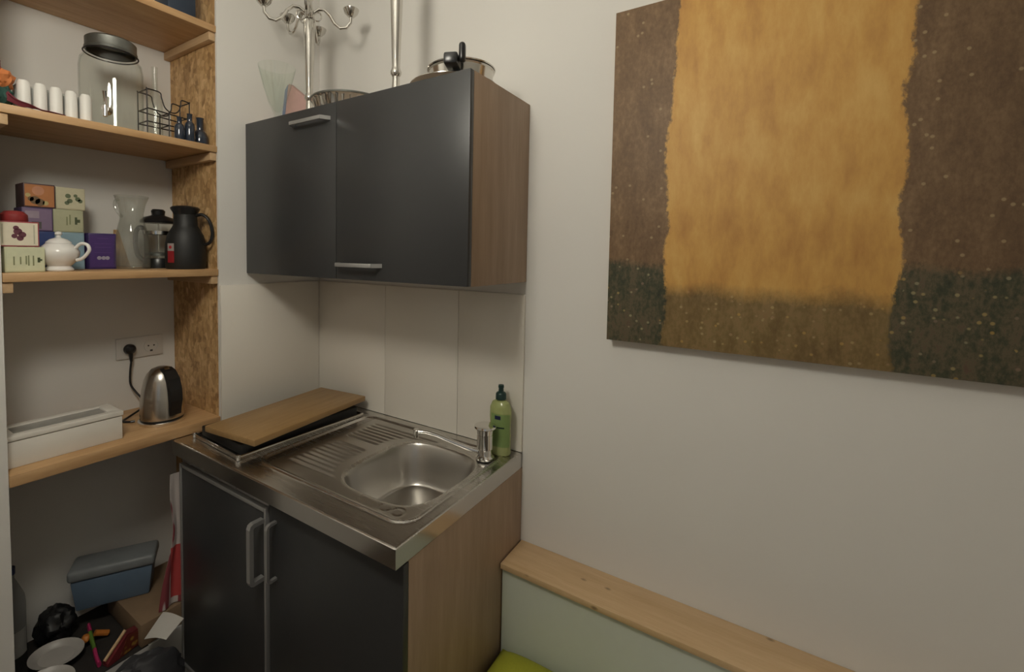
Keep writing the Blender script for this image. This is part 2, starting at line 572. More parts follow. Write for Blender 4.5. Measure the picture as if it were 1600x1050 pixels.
# drainer grooves, running along the wall and ending around the bowl
xl_edge = BX - BA * np.clip(1 - np.abs((Y - BY) / BB) ** NP, 0.0, 1) ** (1 / NP)
xend = xl_edge - 0.035
for y0 in list(np.arange(-0.098, -0.236, -0.0215)) + list(np.arange(-0.285, -0.475, -0.0215)):
    mx = sm((X - 0.425) / 0.02) * sm((xend - X) / 0.03)
    Z -= 0.0045 * np.exp(-((Y - y0) / 0.0058) ** 2) * mx
# two round tap blanks pressed in the front rim
for bx, by in ((0.905, -0.488), (0.865, -0.488)):
    dd = np.hypot(X - bx, Y - by)
    Z -= 0.0012 * np.exp(-((dd - 0.017) / 0.003) ** 2)
edge = np.minimum(np.minimum(X - 0.0005, 1.0 - X), Y + 0.6)
Z -= 0.003 * (1 - sm(edge / 0.004))
nx, ny = X.shape
verts = np.stack([X, Y, Z], -1).reshape(-1, 3)
idx = np.arange(nx * ny).reshape(nx, ny)
quads = np.stack([idx[:-1, :-1], idx[1:, :-1], idx[1:, 1:], idx[:-1, 1:]], -1).reshape(-1, 4)
qc = q[:-1, :-1].reshape(-1)
dc1 = d1[:-1, :-1].reshape(-1)
xc = X[:-1, :-1].reshape(-1)
sel_b = qc < 1.0
sel_d = (dc1 < -0.012) & (~sel_b) & (xc < (xl_edge[:-1, :-1].reshape(-1) - 0.012)) & (xc > 0.40)
def grid_obj(name, sel, mat, parent):
    f = quads[sel]
    u, inv = np.unique(f, return_inverse=True)
    me = bpy.data.meshes.new(name)
    me.from_pydata(verts[u].tolist(), [], inv.reshape(f.shape).tolist())
    me.polygons.foreach_set('use_smooth', [True] * len(me.polygons))
    o = bpy.data.objects.new(name, me)
    COL.objects.link(o)
    me.materials.append(M[mat])
    o.parent = parent
    return o
grid_obj('top_sheet', ~(sel_b | sel_d), 'steel', WT)
grid_obj('basin', sel_b, 'steel_basin', WT)
grid_obj('drainer', sel_d, 'steel_basin', WT)
mb = MB()
mb.box(0.0005, -0.6, 0, 1.0, -0.5985, TH - .003)
mb.box(0.9985, -0.5985, 0, 1.0, -0.0105, TH - .003)
mb.build('edge_lip', 'steel_lip', WT)

# tap
TP = thing('mixer_tap', 'small chrome tap with a thin swan spout on the sink rim', 'tap', (0.925, -0.112, 0.8612))
TP.scale = (1.13, 1.13, 0.97)
MB().lathe([(0, 0), (0.026, 0), (0.026, 0.006), (0.02, 0.012), (0.018, 0.03), (0.0225, 0.034), (0.0225, 0.078), (0.0215, 0.0785), (0.0215, 0.0815), (0.0225, 0.082), (0.024, 0.098), (0.0, 0.098)], 28).build('body', 'chrome', TP)
MB().lathe([(0, 0.0985), (0.029, 0.0985), (0.031, 0.102), (0.030, 0.107), (0.02, 0.110), (0, 0.111)], 28).build('lever_cap', 'chrome', TP)
pts = [(-0.017, -0.008, 0.022), (-0.04, -0.02, 0.028), (-0.08, -0.042, 0.047), (-0.12, -0.062, 0.066), (-0.145, -0.076, 0.074), (-0.165, -0.086, 0.075)]
sp = MB().tube(pts, [0.008, 0.0078, 0.0072, 0.0068, 0.0066, 0.0066], 12).build('spout', 'chrome', TP)
MB().lathe([(0, -0.018), (0.0075, -0.018), (0.0085, -0.002), (0.008, 0.008), (0, 0.009)], 14, (-0.171, -0.089, 0.074)).build('nozzle', 'chrome', sp)

# dish soap
mt, nt, b = new_mat('green_soap_bottle')
b.inputs['Base Color'].default_value = (0.24, 0.34, 0.075, 1)
nt.links.new(mixc(nt, noise(nt, coords(nt), 9), (0.40, 0.46, 0.17), (0.47, 0.50, 0.22)), b.inputs['Base Color'])
b.inputs['Roughness'].default_value = 0.2
b.inputs['Transmission Weight'].default_value = 0.25
M['soap'] = mt
M['darkgreen'] = plain('dark_green_cap', (0.008, 0.035, 0.03), 0.3)
M['soap_label'] = plain('green_label', (0.36, 0.50, 0.19), 0.4)
SO = thing('soap_bottle', 'green washing-up liquid bottle with a dark cap behind the tap', 'bottle', (0.945, -0.052, 0.8612))
SO.scale = (1.08, 1.08, 0.985)
prof = [(0, 0), (0.030, 0), (0.034, 0.006), (0.034, 0.06), (0.032, 0.085), (0.0345, 0.12), (0.034, 0.15), (0.027, 0.168), (0.014, 0.176), (0.012, 0.178), (0, 0.178)]
MB().lathe(prof, 32, (0, 0, 0), sy=0.66).build('body', 'soap', SO)
cp = MB().lathe([(0.0, 0.1785), (0.016, 0.1785), (0.0155, 0.196), (0.013, 0.2), (0.008, 0.203), (0.0075, 0.214), (0.009, 0.217), (0.008, 0.224), (0, 0.226)], 20).build('cap', 'darkgreen', SO)
def wrap_label(r, sy, a0, a1, z0, z1, n=10):
    mb = MB()
    b = bmesh.new()
    rows = []
    for z in (z0, z1):
        rows.append([b.verts.new((r * math.cos(math.radians(a0 + (a1 - a0) * i / n)), sy * r * math.sin(math.radians(a0 + (a1 - a0) * i / n)), z)) for i in range(n + 1)])
    for i in range(n):
        b.faces.new((rows[0][i], rows[0][i + 1], rows[1][i + 1], rows[1][i]))
    bmesh.ops.solidify(b, geom=list(b.faces), thickness=0.0004)
    mb._merge(b)
    return mb
lb = wrap_label(0.0352, 0.67, -125, -15, 0.03, 0.135).build('label', 'soap_label', SO)
M['navy'] = plain('navy_print', (0.02, 0.03, 0.10), 0.4)
wrap_label(0.0357, 0.68, -100, -70, 0.118, 0.13, 5).build('emblem', 'navy', lb)
wrap_label(0.0357, 0.68, -112, -50, 0.090, 0.0945, 6).build('swoosh', 'darkgreen', lb)

# hob, cover board
HB = thing('hob', 'black two-plate hob in a steel tray beneath the wooden board', 'hob', (0.192, -0.31, 0.8612), -2.5)
mb = MB()
mb.box(-0.145, -0.245, 0, 0.145, 0.245, 0.003)
mb.tube([(-0.143, -0.243, 0.007), (0.143, -0.243, 0.007), (0.143, 0.243, 0.007), (-0.143, 0.243, 0.007)], 0.0055, 10, True)
mb.build('tray', 'steel_lip', HB)
MB().box(-0.132, -0.226, 0.0035, 0.126, 0.232, 0.036, 0.004).build('body', 'blackmatt', HB)
for y in (-0.115, 0.115):
    MB().lathe([(0, 0.0362), (0.085, 0.0362), (0.085, 0.044), (0.078, 0.047), (0, 0.047)], 40, (0, y, 0)).build('hotplate', 'blackmatt', HB)
for s, (x, y) in enumerate(((0.143, -0.243), (-0.143, -0.243))):
    MB().lathe([(0, 0), (0.007, 0), (0.008, 0.008), (0.007, 0.016), (0, 0.017)], 14, (x, y, 0)).build('corner_cap', 'chrome', HB)
bd = MB().box(-0.119, -0.252, 0, 0.119, 0.252, 0.020, 0.003)
b = bd.build('cutting_board', 'bamboo')
b.location = (0.235, -0.303, 0.9085)
b.rotation_euler = (0, 0, math.radians(6))
tag(b, 'large rectangular bamboo cutting board laid over the hob', 'cutting board')

# ------------------------------------------------------------------ picture
mt, nt, b = new_mat('abstract_canvas_print')
tc = nt.nodes.new('ShaderNodeTexCoord')
sx = node(nt, 'ShaderNodeSeparateXYZ', {0: tc.outputs['Object']})
ux, uz = sx.outputs[0], sx.outputs[2]
nlo = noise(nt, coords(nt), 5, 4)
nmid = noise(nt, coords(nt, (1, 1, 0.35)), 26, 5, 0.65)
nfine = noise(nt, coords(nt, (1, 1, 0.6)), 120, 4, 0.7)
brown = ramp(nt, math_(nt, 'ADD', math_(nt, 'MULTIPLY', nmid, 0.55), math_(nt, 'MULTIPLY', nfine, 0.45)),
             [(0.3, (0.11, 0.063, 0.034)), (0.5, (0.185, 0.112, 0.058)), (0.72, (0.29, 0.185, 0.10))])
side = math_(nt, 'MULTIPLY_ADD', ux, 1.7, -0.95, clamp=True)
brown = mixc(nt, side, brown, mixc(nt, 0.70, brown, (0.05, 0.03, 0.017)))
vor = node(nt, 'ShaderNodeTexVoronoi', {'Vector': coords(nt), 'Scale': 62.0})
fleck = ramp(nt, vor.outputs['Distance'], [(0.16, (1, 1, 1)), (0.26, (0, 0, 0))])
vsep = node(nt, 'ShaderNodeSeparateColor', {0: vor.outputs['Color']})
few = math_(nt, 'GREATER_THAN', vsep.outputs[1], 0.93)
brown = mixc(nt, math_(nt, 'MULTIPLY', fleck, math_(nt, 'MULTIPLY', few, 0.6)), brown, (0.42, 0.32, 0.18))
gold = ramp(nt, math_(nt, 'ADD', math_(nt, 'MULTIPLY', nmid, 0.6), math_(nt, 'MULTIPLY', nlo, 0.4)),
            [(0.3, (0.42, 0.20, 0.055)), (0.5, (0.58, 0.32, 0.085)), (0.7, (0.68, 0.43, 0.14))])
green = ramp(nt, math_(nt, 'ADD', math_(nt, 'MULTIPLY', nmid, 0.5), math_(nt, 'MULTIPLY', nfine, 0.5)),
             [(0.32, (0.022, 0.024, 0.018)), (0.46, (0.060, 0.062, 0.035)), (0.56, (0.125, 0.098, 0.058)), (0.7, (0.115, 0.062, 0.045))])
some = math_(nt, 'GREATER_THAN', vsep.outputs[0], 0.5)
fleckcol = ramp(nt, vsep.outputs[2], [(0.0, (0.45, 0.27, 0.06)), (0.5, (0.36, 0.33, 0.20)), (1.0, (0.25, 0.16, 0.12))])
green = mixc(nt, math_(nt, 'MULTIPLY', fleck, math_(nt, 'MULTIPLY', some, 0.7)), green, fleckcol)
# colour fields: brown ground, green foot, one broad amber column
wob = math_(nt, 'MULTIPLY_ADD', nlo, 0.08, -0.04)
wob2 = math_(nt, 'MULTIPLY_ADD', nfine, 0.024, -0.012)
foot = math_(nt, 'ADD', math_(nt, 'ADD', uz, wob), wob2)
fm = node(nt, 'ShaderNodeMapRange', {0: foot, 1: 0.205, 2: 0.225, 3: 1.0, 4: 0.0}).outputs[0]
base = mixc(nt, fm, brown, green)
colx = math_(nt, 'ABSOLUTE', math_(nt, 'ADD', math_(nt, 'ADD', ux, -0.375), math_(nt, 'ADD', wob, wob2)))
cm = node(nt, 'ShaderNodeMapRange', {0: colx, 1: 0.222, 2: 0.228, 3: 1.0, 4: 0.0}).outputs[0]
cb = node(nt, 'ShaderNodeMapRange', {0: foot, 1: 0.13, 2: 0.17, 3: 0.25, 4: 1.0}).outputs[0]
colr = mixc(nt, math_(nt, 'MULTIPLY', cm, cb), base, gold)
nt.links.new(colr, b.inputs['Base Color'])
b.inputs['Roughness'].default_value = 0.6
bump(nt, b, nfine, 0.2, 0.001)
M['canvas'] = mt
PT = thing('picture', 'large square unframed canvas print in brown, amber and dark green', 'picture', (1.268, -0.0005, 1.262))
MB().box(0, -0.032, 0, 0.89, -0.027, 0.891, 0.001).build('canvas', 'canvas', PT)
mb = MB()
for a in ((0.003, 0.003, 0.04, 0.888), (0.85, 0.003, 0.887, 0.888), (0.04, 0.003, 0.85, 0.04), (0.04, 0.85, 0.85, 0.888)):
    mb.box(a[0], -0.0268, a[1], a[2], 0.0, a[3])
mb.build('stretcher', 'pine_x', PT)

# ------------------------------------------------------------------ bench with ledge, cushion
BN = thing('bench', 'built-in bench with a knotty pine ledge along the right wall', 'bench', (1.003, 0, 0))
MB().box(0, -0.1416, 0.554, 2.09, -0.001, 0.571, 0.002).build('ledge_board', 'ledge', BN)
MB().box(0.001, -0.128, 0.221, 2.09, -0.110, 0.5535).build('back_panel', 'benchpanel', BN)
MB().box(0.001, -0.62, 0.0, 2.09, -0.128, 0.2205, 0.003).build('seat_box', 'whitebox', BN)
def cush(u, v):
    k = (1 - abs(2 * u - 1) ** 4) * (1 - abs(2 * v - 1) ** 4)
    return k
mb = MB()
b2 = bmesh.new()
N = 24
T = []
for s in (1, -1):
    T.append([[b2.verts.new((0.46 * (i / N) + .0, -0.46 * (j / N), 0.075 + s * (0.006 + 0.066 * max(0, cush(i / N, j / N)) ** 0.55))) for j in range(N + 1)] for i in range(N + 1)])
for s in (0, 1):
    for i in range(N):
        for j in range(N):
            f = (T[s][i][j], T[s][i + 1][j], T[s][i + 1][j + 1], T[s][i][j + 1])
            b2.faces.new(f if s else f[::-1])
for i in range(N):
    b2.faces.new((T[0][i][0], T[0][i + 1][0], T[1][i + 1][0], T[1][i][0]))
    b2.faces.new((T[0][i][N], T[0][i + 1][N], T[1][i + 1][N], T[1][i][N]))
    b2.faces.new((T[0][0][i], T[0][0][i + 1], T[1][0][i + 1], T[1][0][i]))
    b2.faces.new((T[0][N][i], T[0][N][i + 1], T[1][N][i + 1], T[1][N][i]))
bmesh.ops.recalc_face_normals(b2, faces=b2.faces)
mb._merge(b2)
cu = mb.build('seat_cushion', 'cushion', None, 60)
cu.location = (1.012, -0.131, 0.219)
tag(cu, 'plump lime-green seat cushion in the corner beside the oak cabinet', 'cushion')

# ------------------------------------------------------------------ on top of the wall cabinet
ZC = C1 + .0008
def candle_profile(h, flare):
    return [(0, 0), (0.044, 0), (0.045, 0.006), (0.034, 0.014), (0.018, 0.022), (0.013, 0.04), (0.011, 0.076), (0.0165, 0.084), (0.0175, 0.091), (0.0145, 0.098), (0.0125, 0.106), (0.0135, 0.13), (0.0155, 0.2), (0.019, 0.3), (flare, h - .02), (flare * .9, h - .01), (0.008, h), (0, h)]
CA = thing('candelabra', 'tall silver candelabra with curled arms, beside the glass vase', 'candelabra', (0.226, -0.225, ZC))
MB().lathe(candle_profile(0.37, 0.0215), 28).build('stem', 'silver', CA)
MB().lathe([(0, 0.3705), (0.011, 0.3705), (0.018, 0.38), (0.020, 0.392), (0.013, 0.405), (0.010, 0.42), (0.012, 0.50), (0.02, 0.52), (0, 0.521)], 20).build('hub', 'silver', CA)
for rel, q_ in ((0, 1.0), (95, 1.0), (152, 0.74), (207, 1.0), (285, 1.0)):
    a = math.radians(33.6 + rel)
    ca, sa = math.cos(a), math.sin(a)
    prf = [(0.016, 0.388), (0.035 * q_, 0.400), (0.055 * q_, 0.399), (0.075 * q_, 0.380), (0.092 * q_, 0.352), (0.112 * q_, 0.336), (0.133 * q_, 0.338), (0.148 * q_, 0.356), (0.150 * q_, 0.376)]
    ar = MB().tube([(r * ca, r * sa, z) for r, z in prf], [0.007] + [0.0058] * 8, 10).build('arm', 'silver', CA)
    curl = [(0.028 + 0.016 * math.cos(math.radians(t_)), 0.376 + 0.016 * math.sin(math.radians(t_))) for t_ in range(100, -200, -30)]
    MB().tube([(r * ca, r * sa, z) for r, z in curl], 0.003, 8).build('scroll', 'silver', ar)
    MB().lathe([(0, 0.3765), (0.012, 0.377), (0.024, 0.390), (0.028, 0.402), (0.026, 0.402), (0.021, 0.391), (0.009, 0.384), (0.009, 0.41), (0.0, 0.41)], 20, (0.150 * q_ * ca, 0.150 * q_ * sa, 0)).build('cup', 'silver', ar)
CS = thing('candlestick', 'tall plain silver candlestick between the tray and the pan', 'candlestick', (0.655, -0.235, ZC))
MB().lathe(candle_profile(0.42, 0.022), 28).build('stem', 'silver', CS)
MB().lathe([(0, 0.4205), (0.012, 0.4205), (0.02, 0.44), (0.045, 0.452), (0.046, 0.456), (0.014, 0.458), (0.014, 0.482), (0, 0.482)], 24).build('cup', 'silver', CS)

GB = thing('glass_vase', 'clear goblet-shaped glass vase on the left end of the wall cabinet', 'vase', (0.088, -0.262, ZC))
prof = [(0, 0), (0.05, 0), (0.05, 0.004), (0.012, 0.012), (0.009, 0.03), (0.014, 0.045), (0.030, 0.08), (0.048, 0.14), (0.066, 0.214), (0.064, 0.214), (0.046, 0.14), (0.028, 0.083), (0.010, 0.052), (0, 0.05)]
MB().lathe(prof, 40).build('bowl', 'glass_g', GB)
M['pink'] = plain('pink_paper', (0.52, 0.33, 0.30), 0.7, var=0.12, nscale=40)
M['bluep'] = plain('blue_paper', (0.20, 0.24, 0.36), 0.7)
PK = thing('napkin_pack', 'tilted pink paper packet with a blue edge behind the glass vase', 'packet', (0.090, -0.183, ZC))
MB().prism([(-0.078, -0.011, 0.0), (0.083, -0.011, 0.0), (0.089, -0.011, 0.098), (-0.028, -0.011, 0.180), (-0.048, -0.011, 0.158)], (0, 0.022, 0), 0.002).build('pack', 'pink', PK)
MB().prism([(-0.080, -0.013, 0.0), (-0.062, -0.013, 0.0), (-0.032, -0.013, 0.176), (-0.050, -0.013, 0.158)], (0, 0.026, 0)).build('edge', 'bluep', PK)
TR = thing('cake_tin', 'round fluted silver baking tin on the cabinet, beside the candelabra', 'tin', (0.392, -0.185, ZC))
TR.scale = (1, 1, 1.4)
prof = [(0, 0), (0.105, 0), (0.122, 0.033), (0.128, 0.036), (0.128, 0.038), (0.121, 0.036), (0.103, 0.002), (0, 0.002)]
b2 = bmesh.new()
n = 120
rings = []
for r, z in prof:
    if r == 0:
        rings.append([b2.verts.new((0, 0, z))])
    else:
        fl = 0.022 if 0.001 < z < 0.0345 or z == 0 else 0.0
        rings.append([b2.verts.new((r * (1 + fl * math.cos(30 * 2 * math.pi * i / n)) * math.cos(2 * math.pi * i / n), r * (1 + fl * math.cos(30 * 2 * math.pi * i / n)) * math.sin(2 * math.pi * i / n), z)) for i in range(n)])
for A, B in zip(rings, rings[1:]):
    for i in range(n):
        j = (i + 1) % n
        if len(A) == 1: b2.faces.new((A[0], B[j], B[i]))
        elif len(B) == 1: b2.faces.new((A[i], A[j], B[0]))
        else: b2.faces.new((A[i], A[j], B[j], B[i]))
bmesh.ops.recalc_face_normals(b2, faces=b2.faces)
mb = MB(); mb._merge(b2)
mb.build('tin_wall', 'silver', TR)
MB().tube([(0.129 * math.cos(2 * math.pi * i / 48), 0.129 * math.sin(2 * math.pi * i / 48), 0.0385) for i in range(48)], 0.0025, 8, True).build('rim', 'galv', TR)

PL = thing('platter', 'round polished steel platter under the pan on the wall cabinet', 'platter', (0.845, -0.195, ZC))
PL.scale = (0.86, 0.86, 0.7)
MB().lathe([(0, 0), (0.09, 0), (0.10, 0.004), (0.135, 0.024), (0.150, 0.027), (0.150, 0.029), (0.134, 0.027), (0.098, 0.0065), (0, 0.003)], 48).build('dish', 'silver', PL)
PN = thing('saucepan', 'steel pan with a black handle and lid on the right end of the wall cabinet', 'pan', (0.872, -0.195, ZC + .0058), -66)
MB().lathe([(0, 0), (0.082, 0), (0.089, 0.006), (0.094, 0.048), (0.098, 0.052), (0.0965, 0.0545), (0.091, 0.052), (0.086, 0.009), (0, 0.003)], 48).build('pot', 'silver', PN)
ld_ = MB().lathe([(0.098, 0.055), (0.1, 0.0575), (0.097, 0.060), (0.07, 0.070), (0.03, 0.076), (0, 0.077), (0, 0.0745), (0.07, 0.067), (0.094, 0.0565)], 48).build('lid', 'silver', PN)
hd = MB()
hd.box(0.092, -0.020, 0.022, 0.150, 0.018, 0.052, 0.006)
hd.build('handle', 'blackplastic', PN)
hd = MB()
hd.box(0.118, 0.0185, 0.03, 0.142, 0.036, 0.080, 0.008, 3)
hd.build('thumb_latch', 'blackplastic', PN)

# ------------------------------------------------------------------ top shelf: dark blue tin
M['dimnavy'] = plain('dark_slate_blue', (0.022, 0.035, 0.06), 0.5)
DB = MB().box(-0.05, -0.045, 0, 0.05, 0.045, 0.16, 0.006).build('storage_tin', 'dimnavy')
DB.location = (-0.09, -0.53, 2.2755)
tag(DB, 'dark navy tin at the right end of the topmost shelf', 'tin')

# ------------------------------------------------------------------ third shelf (jar shelf)
Z3 = 1.8615
JR = thing('drink_dispenser', 'big clear glass drinks jar with a zinc lid and metal tap', 'jar', (-0.105, -0.712, Z3))
prof = [(0, 0), (0.072, 0), (0.080, 0.010), (0.082, 0.03), (0.082, 0.19), (0.078, 0.215), (0.066, 0.232), (0.060, 0.237), (0.060, 0.258), (0.0575, 0.258), (0.0575, 0.236), (0.063, 0.230), (0.0755, 0.213), (0.0795, 0.19), (0.0795, 0.03), (0.077, 0.013), (0.069, 0.006), (0, 0.006)]
MB().lathe(prof, 48).build('glass_body', 'glass', JR)
MB().lathe([(0.062, 0.243), (0.066, 0.243), (0.068, 0.249), (0.066, 0.255), (0.066, 0.276), (0.06, 0.281), (0, 0.282), (0, 0.279), (0.058, 0.277), (0.062, 0.272)], 48).build('lid', 'galv', JR)
a = math.radians(-28)
dv = Vector((math.cos(a), math.sin(a), 0))
tp = MB().tube([dv * 0.083 + Vector((0, 0, 0.045)), dv * 0.098 + Vector((0, 0, 0.045)), dv * 0.112 + Vector((0, 0, 0.045))], [0.014, 0.010, 0.009], 16)
tp.tube([dv * 0.110 + Vector((0, 0, 0.052)), dv * 0.113 + Vector((0, 0, 0.022))], [0.008, 0.006], 14)
tp.build('tap', 'chrome', JR)
MB().tube([dv * 0.110 + Vector((0, 0, 0.054)), dv * 0.110 + Vector((0, 0, 0.075)), dv * 0.118 + Vector((0, 0, 0.095))], [0.004, 0.004, 0.005], 10).build('tap_lever', 'chrome', JR)
MB().tube([(0.0695 * math.cos(2 * math.pi * i / 40), 0.0695 * math.sin(2 * math.pi * i / 40), 0.238) for i in range(40)], 0.0022, 8, True).build('wire_ring', 'wire', JR)
# wire rack
RK = thing('wire_rack', 'dark wire bottle rack with open curved top, beside the glass jar', 'rack', (-0.120, -0.574, Z3), 90)
RK.scale = (0.88, 1, 1)
mb = MB()
hw = 0.034
rad = 0.0022
def smooth(pts, n=6):
    out = []
    P = [Vector(p) for p in pts]
    P = [P[0]] + P + [P[-1]]
    for i in range(1, len(P) - 2):
        for k in range(n):
            t = k / n
            out.append(0.5 * ((2 * P[i]) + (-P[i - 1] + P[i + 1]) * t + (2 * P[i - 1] - 5 * P[i] + 4 * P[i + 1] - P[i + 2]) * t * t + (-P[i - 1] + 3 * P[i] - 3 * P[i + 1] + P[i + 2]) * t ** 3))
    out.append(P[-2])
    return out
for y in (-hw, hw):
    prof = [(-0.055, y, 0.098), (-0.055, y, 0.158), (-0.053, y, 0.16), (-0.012, y, 0.158), (-0.005, y, 0.14), (0.006, y, 0.112), (0.028, y, 0.100), (0.05, y, 0.106), (0.062, y, 0.128), (0.066, y, 0.15), (0.094, y, 0.148), (0.095, y, 0.146), (0.095, y, 0.09)]
    mb.tube(smooth(prof, 5), rad, 8)
    mb.tube([(-0.055, y, 0.098), (0.095, y, 0.09)], rad, 8)
    mb.tube([(-0.055, y, 0.055), (0.095, y, 0.055)], rad, 8)
    for x in (-0.055, 0.02, 0.095):
        mb.tube([(x, y, rad), (x, y, 0.10)], rad, 8)
    mb.tube([(-0.055, y, rad), (0.095, y, rad)], rad, 8)
for x in (-0.055, 0.02, 0.095):
    for z in (0.003, 0.055, 0.096):
        mb.tube([(x, -hw, z), (x, hw, z)], rad, 8)
for x, z in ((-0.053, 0.159), (0.094, 0.147)):
    mb.tube([(x, -hw, z), (x, hw, z)], rad, 8)
mb.build('frame', 'wire', RK)
TB = thing('glass_bottle', 'tall slim clear glass bottle standing in the wire rack', 'bottle', (-0.120, -0.5845, Z3 + .0058))
TB.scale = (0.84, 0.84, 1)
prof = [(0, 0), (0.024, 0), (0.026, 0.004), (0.026, 0.12), (0.022, 0.142), (0.012, 0.158), (0.0105, 0.17), (0.0105, 0.236), (0.012, 0.24), (0.010, 0.242), (0.0085, 0.236), (0.0085, 0.168), (0.02, 0.14), (0.0238, 0.118), (0.0238, 0.006), (0, 0.005)]
MB().lathe(prof, 28).build('glass_body', 'glass', TB)
for (x, y, r, h, lab) in ((-0.030, -0.5495, 0.0150, 0.077, 'smallest and leftmost of the three dark blue glass bottles'),
                          (-0.030, -0.5165, 0.016, 0.095, 'middle one of the three dark blue glass bottles'),
                          (-0.062, -0.4665, 0.0265, 0.098, 'widest and rightmost of the three dark blue glass bottles')):
    bt = thing('blue_bottle', lab, 'bottle', (x, y, Z3), 0, 'dark blue bottles at the right end of the shelf')
    k = r
    wide = r > .02
    if wide:
        prof = [(0, 0), (k * .95, 0), (k, .005), (k, .03), (k * .8, .046), (k * .42, .056), (k * .42, h - .004), (k * .5, h), (0, h)]
    else:
        prof = [(0, 0), (k * .95, 0), (k, .004), (k, h * .55), (k * .85, h * .66), (k * .5, h * .74), (k * .5, h - .003), (k * .58, h), (0, h)]
    MB().lathe(prof, 24).build('glass_body', 'blueglass', bt)
# pack of candles
M['frostplastic'] = plain('milky_plastic', (0.40, 0.41, 0.385), 0.25, var=0.05)
M['wax'] = plain('white_wax', (0.74, 0.72, 0.68), 0.45, var=0.02)
ET = thing('candle_pack', 'row of white candles in a milky plastic wrap, left of the big jar', 'candles', (-0.052, -0.862, Z3))
MB().box(-0.040, -0.085, 0, -0.004, 0.066, 0.074, 0.008, 3).build('wrap', 'frostplastic', ET)
for k in range(5):
    MB().lathe([(0, 0.0005), (0.0125, 0.0005), (0.0145, 0.003), (0.0140, 0.070), (0.0105, 0.079), (0, 0.081)], 20, (0.0115, -0.072 + k * 0.0335, 0)).build('candle', 'wax', ET)
# coloured cloth
M['cl_o'] = plain('orange_cloth', (0.52, 0.17, 0.05), 0.8, bmp=.3)
M['cl_r'] = plain('dark_red_cloth', (0.17, 0.025, 0.04), 0.8, bmp=.3)
M['cl_g'] = plain('dark_green_cloth', (0.02, 0.07, 0.055), 0.8, bmp=.3)
CL = thing('cloth_bundle', 'crumpled orange, red and green cloth bundle at the left end of the jar shelf', 'cloth', (-0.05, -0.972, Z3))
MB().blob((-0.006, 0.0, 0.070), (0.036, 0.020, 0.030), 3, .35, 2.5, 3).build('orange_fold', 'cl_o', CL)
MB().blob((-0.006, -0.012, 0.098), (0.03, 0.009, 0.025), 9, .3, 2.5, 3).build('red_fold', 'tinred', CL)
MB().blob((-0.006, 0.0, 0.028), (0.038, 0.019, 0.030), 5, .3, 2.5, 3, 0.001).build('green_fold', 'cl_g', CL)
MB().sheet(lambda u, v: (0.029 + 0.020 * u, 0.0 + 0.115 * v, 0.0016 + 0.028 * (1 - v) ** 3 * (0.6 + 0.4 * math.sin(9 * u)) + 0.003 * (1 + math.sin(14 * v + 3 * u)) * (1 - v)), 6, 24, 0.0012).build('hanging_edge', 'cl_r', CL)

# ------------------------------------------------------------------ second shelf (tea shelf)
Z2 = 1.4275
def tea_box(name, label, x, y, z, dx_, dy_, dz_, rz, col, face=None, marks=(), side=None, group='tea boxes on the second shelf'):
    """front is +X; y is the width"""
    t = thing(name, label, 'box', (x, y, z), rz, group)
    mname = 'card_%02d' % len(bpy.data.materials)
    M[mname] = plain(mname, col, 0.5, var=0.06, nscale=40)
    MB().box(-dx_ / 2, -dy_ / 2, 0, dx_ / 2, dy_ / 2, dz_, 0.0012).build('carton', mname, t)
    if face:
        fn = mname + '_f'
        M[fn] = plain(fn, face, 0.45, var=0.1, nscale=60)
        MB().box(dx_ / 2 + .0001, -dy_ / 2 * .93, dz_ * .05, dx_ / 2 + .0008, dy_ / 2 * .93, dz_ * .95).build('front_print', fn, t)
    for k, (mc, parts) in enumerate(marks):
        mm = mname + '_m%d' % k
        M[mm] = plain(mm, mc, 0.5, var=0.15, nscale=80)
        mb = MB()
        for pt in parts:
            if len(pt) == 4:
                y0, y1, z0, z1 = pt
                mb.box(dx_ / 2 + .0009, -dy_ / 2 + y0 * dy_, z0 * dz_, dx_ / 2 + .0014, -dy_ / 2 + y1 * dy_, z1 * dz_)
            else:
                yc, zc, r = pt
                rotm = Matrix.Translation((dx_ / 2 + .0009, -dy_ / 2 + yc * dy_, zc * dz_)) @ Matrix.Rotation(math.radians(90), 4, 'Y')
                mb.lathe([(0, 0), (r, 0), (r, 0.0005), (0, 0.0005)], 14, mat=rotm)
        pm = mb.build('print_mark', mm, t)
        if len(parts) > 1: pm['kind'] = 'stuff'
    return t
strokes = lambda ys, z0, z1: [(y, y + .035, z0 + random.uniform(-.05, .05), z1 + random.uniform(-.08, .05)) for y in ys]
tea_box('tea_box', 'pale green tea box at the bottom left, under the cream flower box', -0.075, -0.9425, Z2, 0.065, 0.083, 0.068, 4, (0.60, 0.62, 0.42), (0.62, 0.64, 0.45),
        [((0.22, 0.24, 0.13), strokes((.2, .36, .5, .56, .68), .3, .68)), ((0.08, 0.10, 0.05), [(.80, .87, .38, .58), (.84, .92, .44, .52)])])
tea_box('tea_box', 'cream tea box with a dark berry print, on the pale green box', -0.075, -0.955, Z2 + .0685, 0.065, 0.088, 0.068, 2, (0.33, 0.06, 0.07), (0.74, 0.68, 0.54),
        [((0.13, 0.04, 0.06), [(.5, .6, .009), (.6, .48, .008), (.42, .42, .006), (.55, .34, .007), (.46, .74, .006)]), ((0.50, 0.47, 0.36), [(.14, .17, .12, .88), (.86, .89, .12, .88)])])
rt = MB().lathe([(0, 0), (0.028, 0), (0.029, 0.002), (0.028, 0.018), (0.02, 0.027), (0, 0.03)], 28).build('round_tin', 'tinred')
rt.location = (-0.078, -0.953, Z2 + .1375)
tag(rt, 'small red domed tin on top of the cream tea box', 'tin')
tea_box('tea_box', 'dark blue tea box behind the teapot, lowest of its stack', -0.235, -0.872, Z2, 0.08, 0.068, 0.116, 0, (0.035, 0.055, 0.17), (0.035, 0.06, 0.19))
